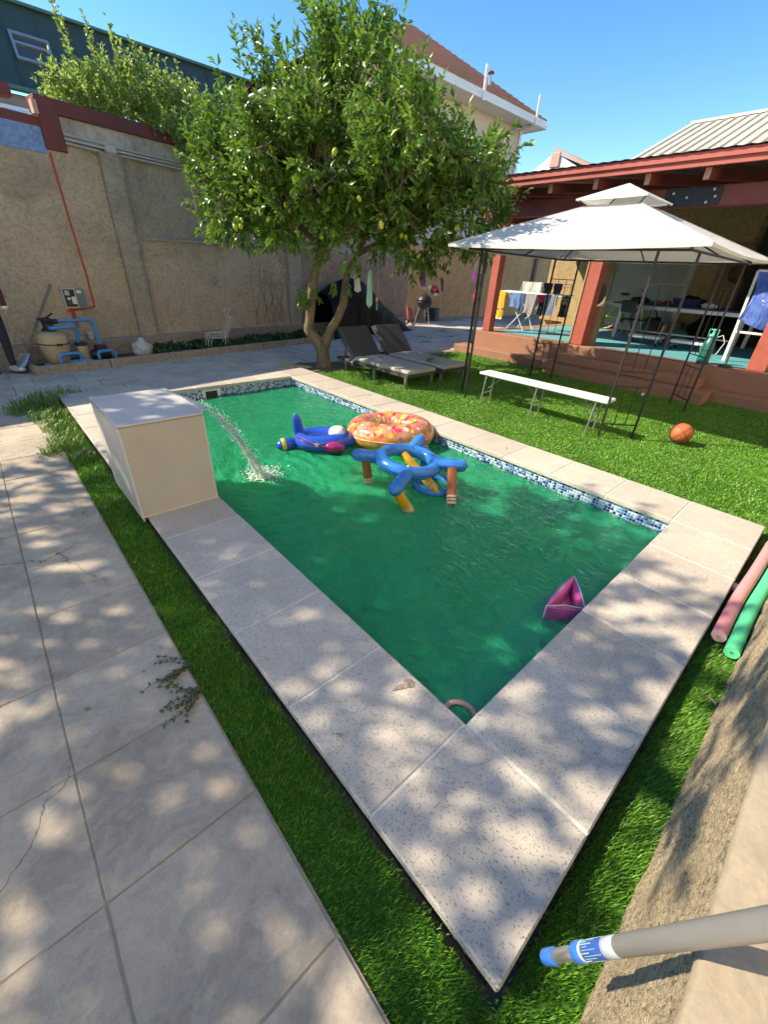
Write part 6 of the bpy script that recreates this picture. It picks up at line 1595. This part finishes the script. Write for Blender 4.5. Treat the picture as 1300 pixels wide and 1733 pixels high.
def lump(name, loc, r, mat, label, cat, seed=0):
    m = MB(); m.ell((0,0,r[2]*.8), r, 20, 12, fn=lambda p: p*(1+.25*mnoise.noise(p*2.2+Vector((seed,0,0))))); o = m.build(name, mat); o.location = loc; return tag(o, label, cat)
lump('bundle',(11.0,2.60,TT+.03),(.14,.2,.11),MAT['tarp'],'black cloth bundle heaped in the navy basket','bundle',1)
lump('bag',(11.05,3.05,TT),(.10,.09,.055),simple('crimson_bag',(.40,.01,.05),.7),'crimson pouch on the table left of the navy basket','bag',4)
lump('bundle',(10.95,3.25,TT),(.10,.13,.05),simple('slate_bundle',(.10,.11,.15),.8),'slate grey bundle on the table left of the crimson pouch','bundle',6)
lump('paper_heap',(10.9,2.18,TT),(.10,.16,.06),MAT['white_paint'],'white crumpled papers on the table right of the navy basket','papers',8)
lump('saddle_bag',(11.2,3.7,TT),(.12,.22,.07),MAT['black'],'flat black bag at the left end of the table','bag',9)
# bicycle behind the table
bi = empty('bicycle', (12.45,4.4,F0), 0, 'lime green bicycle leaning behind the left end of the table', 'bicycle')
def wheel(y):
    w_ = empty('wheel', (0,y,.335)); w_.parent = bi
    m = MB(); m.tube([(0,.32*math.cos(a),.32*math.sin(a)) for a in [2*PI*k/40 for k in range(40)]], .017, 8, closed=True); m.build('tyre', simple('pale_tyre',(.45,.44,.42),.7) if y > 0 else MAT['black'], w_)
    m = MB()
    for k in range(18): a = 2*PI*k/18; m.tube([(.02*(-1)**k,0,0),(0,.305*math.cos(a),.305*math.sin(a))], .0022, 4)
    m.tube([(-.04,0,0),(.04,0,0)], .025, 8); m.build('spokes', MAT['limepaint'], w_)
MAT['limepaint'] = simple('lime_paint', (.50,.66,.06), .35, var=.05)
wheel(.48); wheel(-.50)
m = MB(); m.tube([(0,.48,.335),(0,.08,.30),(0,-.36,.72),(0,.16,.80),(0,.48,.335)], .017, 8); m.tube([(0,.08,.30),(0,.17,.86)], .017, 8); m.build('frame', MAT['limepaint'], bi)
m = MB(); m.tube([(0,-.36,.72),(0,-.50,.335)], .015, 8); m.tube([(0,-.36,.72),(0,-.32,.98)], .016, 8); m.build('fork', MAT['limepaint'], bi)
m = MB(); m.tube([(-.28,-.28,1.02),(-.1,-.33,.98),(.1,-.33,.98),(.28,-.28,1.02)], .012, 8); m.build('handlebar', MAT['black'], bi)
m = MB(); m.ell((0,.18,.90),(.07,.13,.035),14,8); m.tube([(0,.17,.86),(0,.18,.89)], .014, 8); m.build('saddle', MAT['black'], bi)
m = MB(); m.tube([(0,.72*.0+.48+.36*math.cos(a),.335+.36*math.sin(a)) for a in [.5+.22*k for k in range(11)]], .012, 6); m.build('mudguard', MAT['white_paint'], bi)
m = MB(); m.lathe([(0,-.01),(.09,-.008),(.09,.008),(0,.01)], 18, (.03,.08,.30), Matrix.Rotation(PI/2,3,'Y')); m.tube([(.05,.08,.30),(.06,.0,.15)], .01, 6); m.tube([(-.05,.08,.30),(-.06,.16,.45)], .01, 6); m.build('crank', MAT['black'], bi)
bi.rotation_euler = (0, .06, 0)
# low folding cots under the table
def cot(x, y, L, label):
    r = empty('folding_cot', (x,y,F0), 0, label, 'cot', 'white cots under the table'); m = MB(); m.cbox(-.2,.2,-L/2,L/2,.13,.19,.012); m.build('deck', MAT['white_plastic'], r)
    for sx_ in (-.15,.15):
        for sy_ in (-1,1):
            m = MB(); m.tube([(sx_,sy_*(L/2-.06),.13),(sx_,sy_*(L/2-.04),.05)], .012, 6); lg = m.build('leg', MAT['grey_steel'], r); m = MB(); m.lathe([(0,-.015),(.028,-.014),(.03,0),(.028,.014),(0,.015)], 12, (sx_,sy_*(L/2-.04),.032), Matrix.Rotation(PI/2,3,'X')); m.build('castor', MAT['black'], lg)
cot(9.95,2.9,.62,'white low trolley on castors under the left of the table'); cot(9.9,2.05,.62,'white low trolley on castors under the right of the table')
m = MB(); m.cbox(-.12,.12,-.03,.03,0,.36,.01, Matrix.Rotation(.15,3,'X')); o = m.build('wooden_board', MAT['wood']); o.location = (11.0,2.95,F0); tag(o,'plain wooden board standing under the table','board')
lump('green_bag',(10.9,2.55,F0),(.16,.2,.17),simple('green_cloth',(.02,.12,.08),.8),'dark green bag on the floor under the table','bag',3)
lump('dark_bag',(11.6,2.1,F0),(.3,.5,.34),MAT['tarp'],'large black bag on the floor under the right of the table','bag',5)
lump('dark_bag',(11.7,3.4,F0),(.22,.26,.26),MAT['dark_fabric'],'charcoal bag on the floor under the left of the table','bag',7)
m = MB(); m.ell((0,0,0),(.10,.18,.22),18,12); hb = m.build('hanging_helmet', MAT['dark_fabric']); hb.location = (8.51,3.63,1.34); tag(hb,'dark rounded bag hanging on the middle red post','bag')
lump('robe',(12.7,2.3,1.75),(.10,.16,.18),simple('brown_robe',(.14,.06,.04),.9),'dark brown coat hanging on the ochre facade','coat',2)
# pressure sprayer
MAT['teal_plastic'] = simple('teal_plastic', (.01,.16,.14), .35, var=.08)
sy = empty('garden_sprayer', (8.28,1.38,TZ), 0, 'teal garden sprayer standing on the terrace edge', 'sprayer')
m = MB(); m.lathe([(0,.0),(.085,.0),(.092,.02),(.092,.30),(.08,.36),(.05,.40),(.045,.43)], 24); m.build('tank', MAT['teal_plastic'], sy)
m = MB(); m.lathe([(.05,.43),(.055,.44),(.055,.47),(.02,.48),(.014,.53)], 16); m.tube([(0,-.07,.54),(0,.07,.54)], .014, 8); m.tube([(0,-.07,.54),(0,-.06,.42)], .008, 6); m.tube([(0,.07,.54),(0,.06,.42)], .008, 6); m.build('pump_handle', simple('mint_plastic',(.08,.45,.38),.4), sy)
m = MB(); m.tube([(.0,-.05,.42),(.02,-.14,.47),(.03,-.20,.36),(.02,-.16,.2),(.0,-.10,.08)], .007, 6); m.build('hose', MAT['white_plastic'], sy)
m = MB(); m.tube([(.093*math.cos(a),.093*math.sin(a),.22) for a in [2*PI*k/24 for k in range(24)]], .006, 5, closed=True); m.build('strap', MAT['black'], sy)
# patio umbrella base with tube and blue sheet on a frame
ub = empty('lamp_stand', (8.25,1.03,TZ), 0, 'dark slim stand with green round base beside the sprayer', 'stand')
m = MB(); m.lathe([(0,.05),(.07,.045),(.10,.02),(.10,0),(0,0)], 20); m.build('base', simple('dark_green_base',(.015,.07,.05),.4), ub)
m = MB(); m.tube([(0,.0,.04),(.02,.02,.35),(.06,.04,.72)], .016, 8); m.build('pole', MAT['dark_fabric'], ub)
m = MB(); m.tube([(.0,.02,.05),(.1,.2,.02),(.05,-.25,.015),(.2,-.4,.012)], .006, 5); m.build('cable', MAT['black'], ub)
bl_ = empty('sheet_frame', (9.0,.85,F0), 0, 'blue plastic sheet draped over a white frame behind the right post', 'plastic sheet')
m = MB(); m.bar((0,.38,.5),(0,.42,1.43),.04); m.build('upright', MAT['white_paint'], bl_)
for yy in (.38,-.5): m = MB(); m.bar((.02,yy,.5),(.1,yy,0),.05); m.build('leg', MAT['white_paint'], bl_)
m = MB(); m.bar((0,-.9,1.43),(0,.42,1.43),.035); m.build('top_rail', MAT['white_paint'], bl_)
m = MB(); m.bar((0,-.9,.5),(0,-.9,1.43),.04); m.build('upright', MAT['white_paint'], bl_)
m = MB(); m.bar((0,-.9,.5),(0,.38,.5),.035); m.build('bottom_rail', MAT['white_paint'], bl_)
t = NT('blue_polythene'); t.col(t.ramp(t.noise(t.coord(),5,4), [(.3,(.04,.10,.42)),(.7,(.12,.22,.60))])); t.set(Roughness=.22); t.bump(t.noise(t.coord((1,2,.6)),5,4,.6,1.2), .8, .06); MAT['bluesheet'] = t.m
m = MB()
def sheet(u_, v_):
    y = .40-1.2*u_-.06*math.sin(v_*PI)*(1-u_); z = 1.42-(.72+.14*math.sin(u_*PI*1.2))*v_; k = .05*mnoise.noise(Vector((u_*6,v_*2.5,3)))+.02*mnoise.noise(Vector((u_*16,v_*5,3)))
    return (-.03-.10*math.sin(v_*PI)*math.sin(u_*3)+k-.05*v_, y+k*.5, z)
m.grid(sheet, 36, 30); m.build('sheet', MAT['bluesheet'], bl_)

# ---- more porch clutter
cu_ = empty('dark_curtain', (12.6,1.1,F0), 0, 'dark brown curtain hanging at the right end of the porch', 'curtain')
m = MB(); m.grid(lambda u_,v_: (.05*math.sin(u_*40)+.02*math.sin(u_*17+v_*3), -1.3+2.3*u_, .02+2.5*v_), 90, 8); m.build('cloth', simple('dark_curtain_cloth', (.035,.028,.025), .95, scale=30), cu_)
m = MB(); m.tube([(0,-1.4,2.54),(0,1.1,2.54)], .014, 8); m.build('rail', MAT['steel_black'], cu_)
def chair(x, y, rz, label):
    r = empty('folding_chair', (x,y,F0), rz, label, 'chair', 'dark chairs on the porch'); 
    m = MB(); m.cbox(-.2,.2,-.2,.2,.43,.46,.012); m.build('seat', MAT['black'], r)
    m = MB(); m.cbox(-.2,.2,.19,.215,.62,.86,.01, Matrix.Rotation(-.12,3,'X')); m.build('backrest', MAT['black'], r)
    for sx_ in (-.18,.18):
        m = MB(); m.tube([(sx_,-.2,0),(sx_,.0,.43),(sx_,.12,.84)], .012, 6); m.build('leg', MAT['grey_steel'], r)
        m = MB(); m.tube([(sx_,.22,0),(sx_,-.1,.43)], .012, 6); m.build('leg', MAT['grey_steel'], r)
chair(10.2,3.35,1.2,'black folding chair in front of the left of the table'); chair(11.9,.6,-.6,'black folding chair before the dark curtain')
for k, (x,y,w_,h_,lab) in enumerate(((12.5,3.1,.3,.34,'brown cardboard box behind the table tennis table'),(12.5,2.6,.24,.26,'smaller brown cardboard box beside the other box'))):
    r = empty('cardboard_box', (x,y,F0), .15*k, lab, 'box'); m = MB(); m.cbox(-w_/2,w_/2,-w_/2,w_/2,0,h_,.004); m.build('carton', simple('cardboard', (.38,.26,.15), .85), r)
    m = MB(); m.box(-w_/2-.001,w_/2+.001,-.025,.025,h_,h_+.002); m.build('tape', simple('parcel_tape', (.45,.36,.22), .4), r)
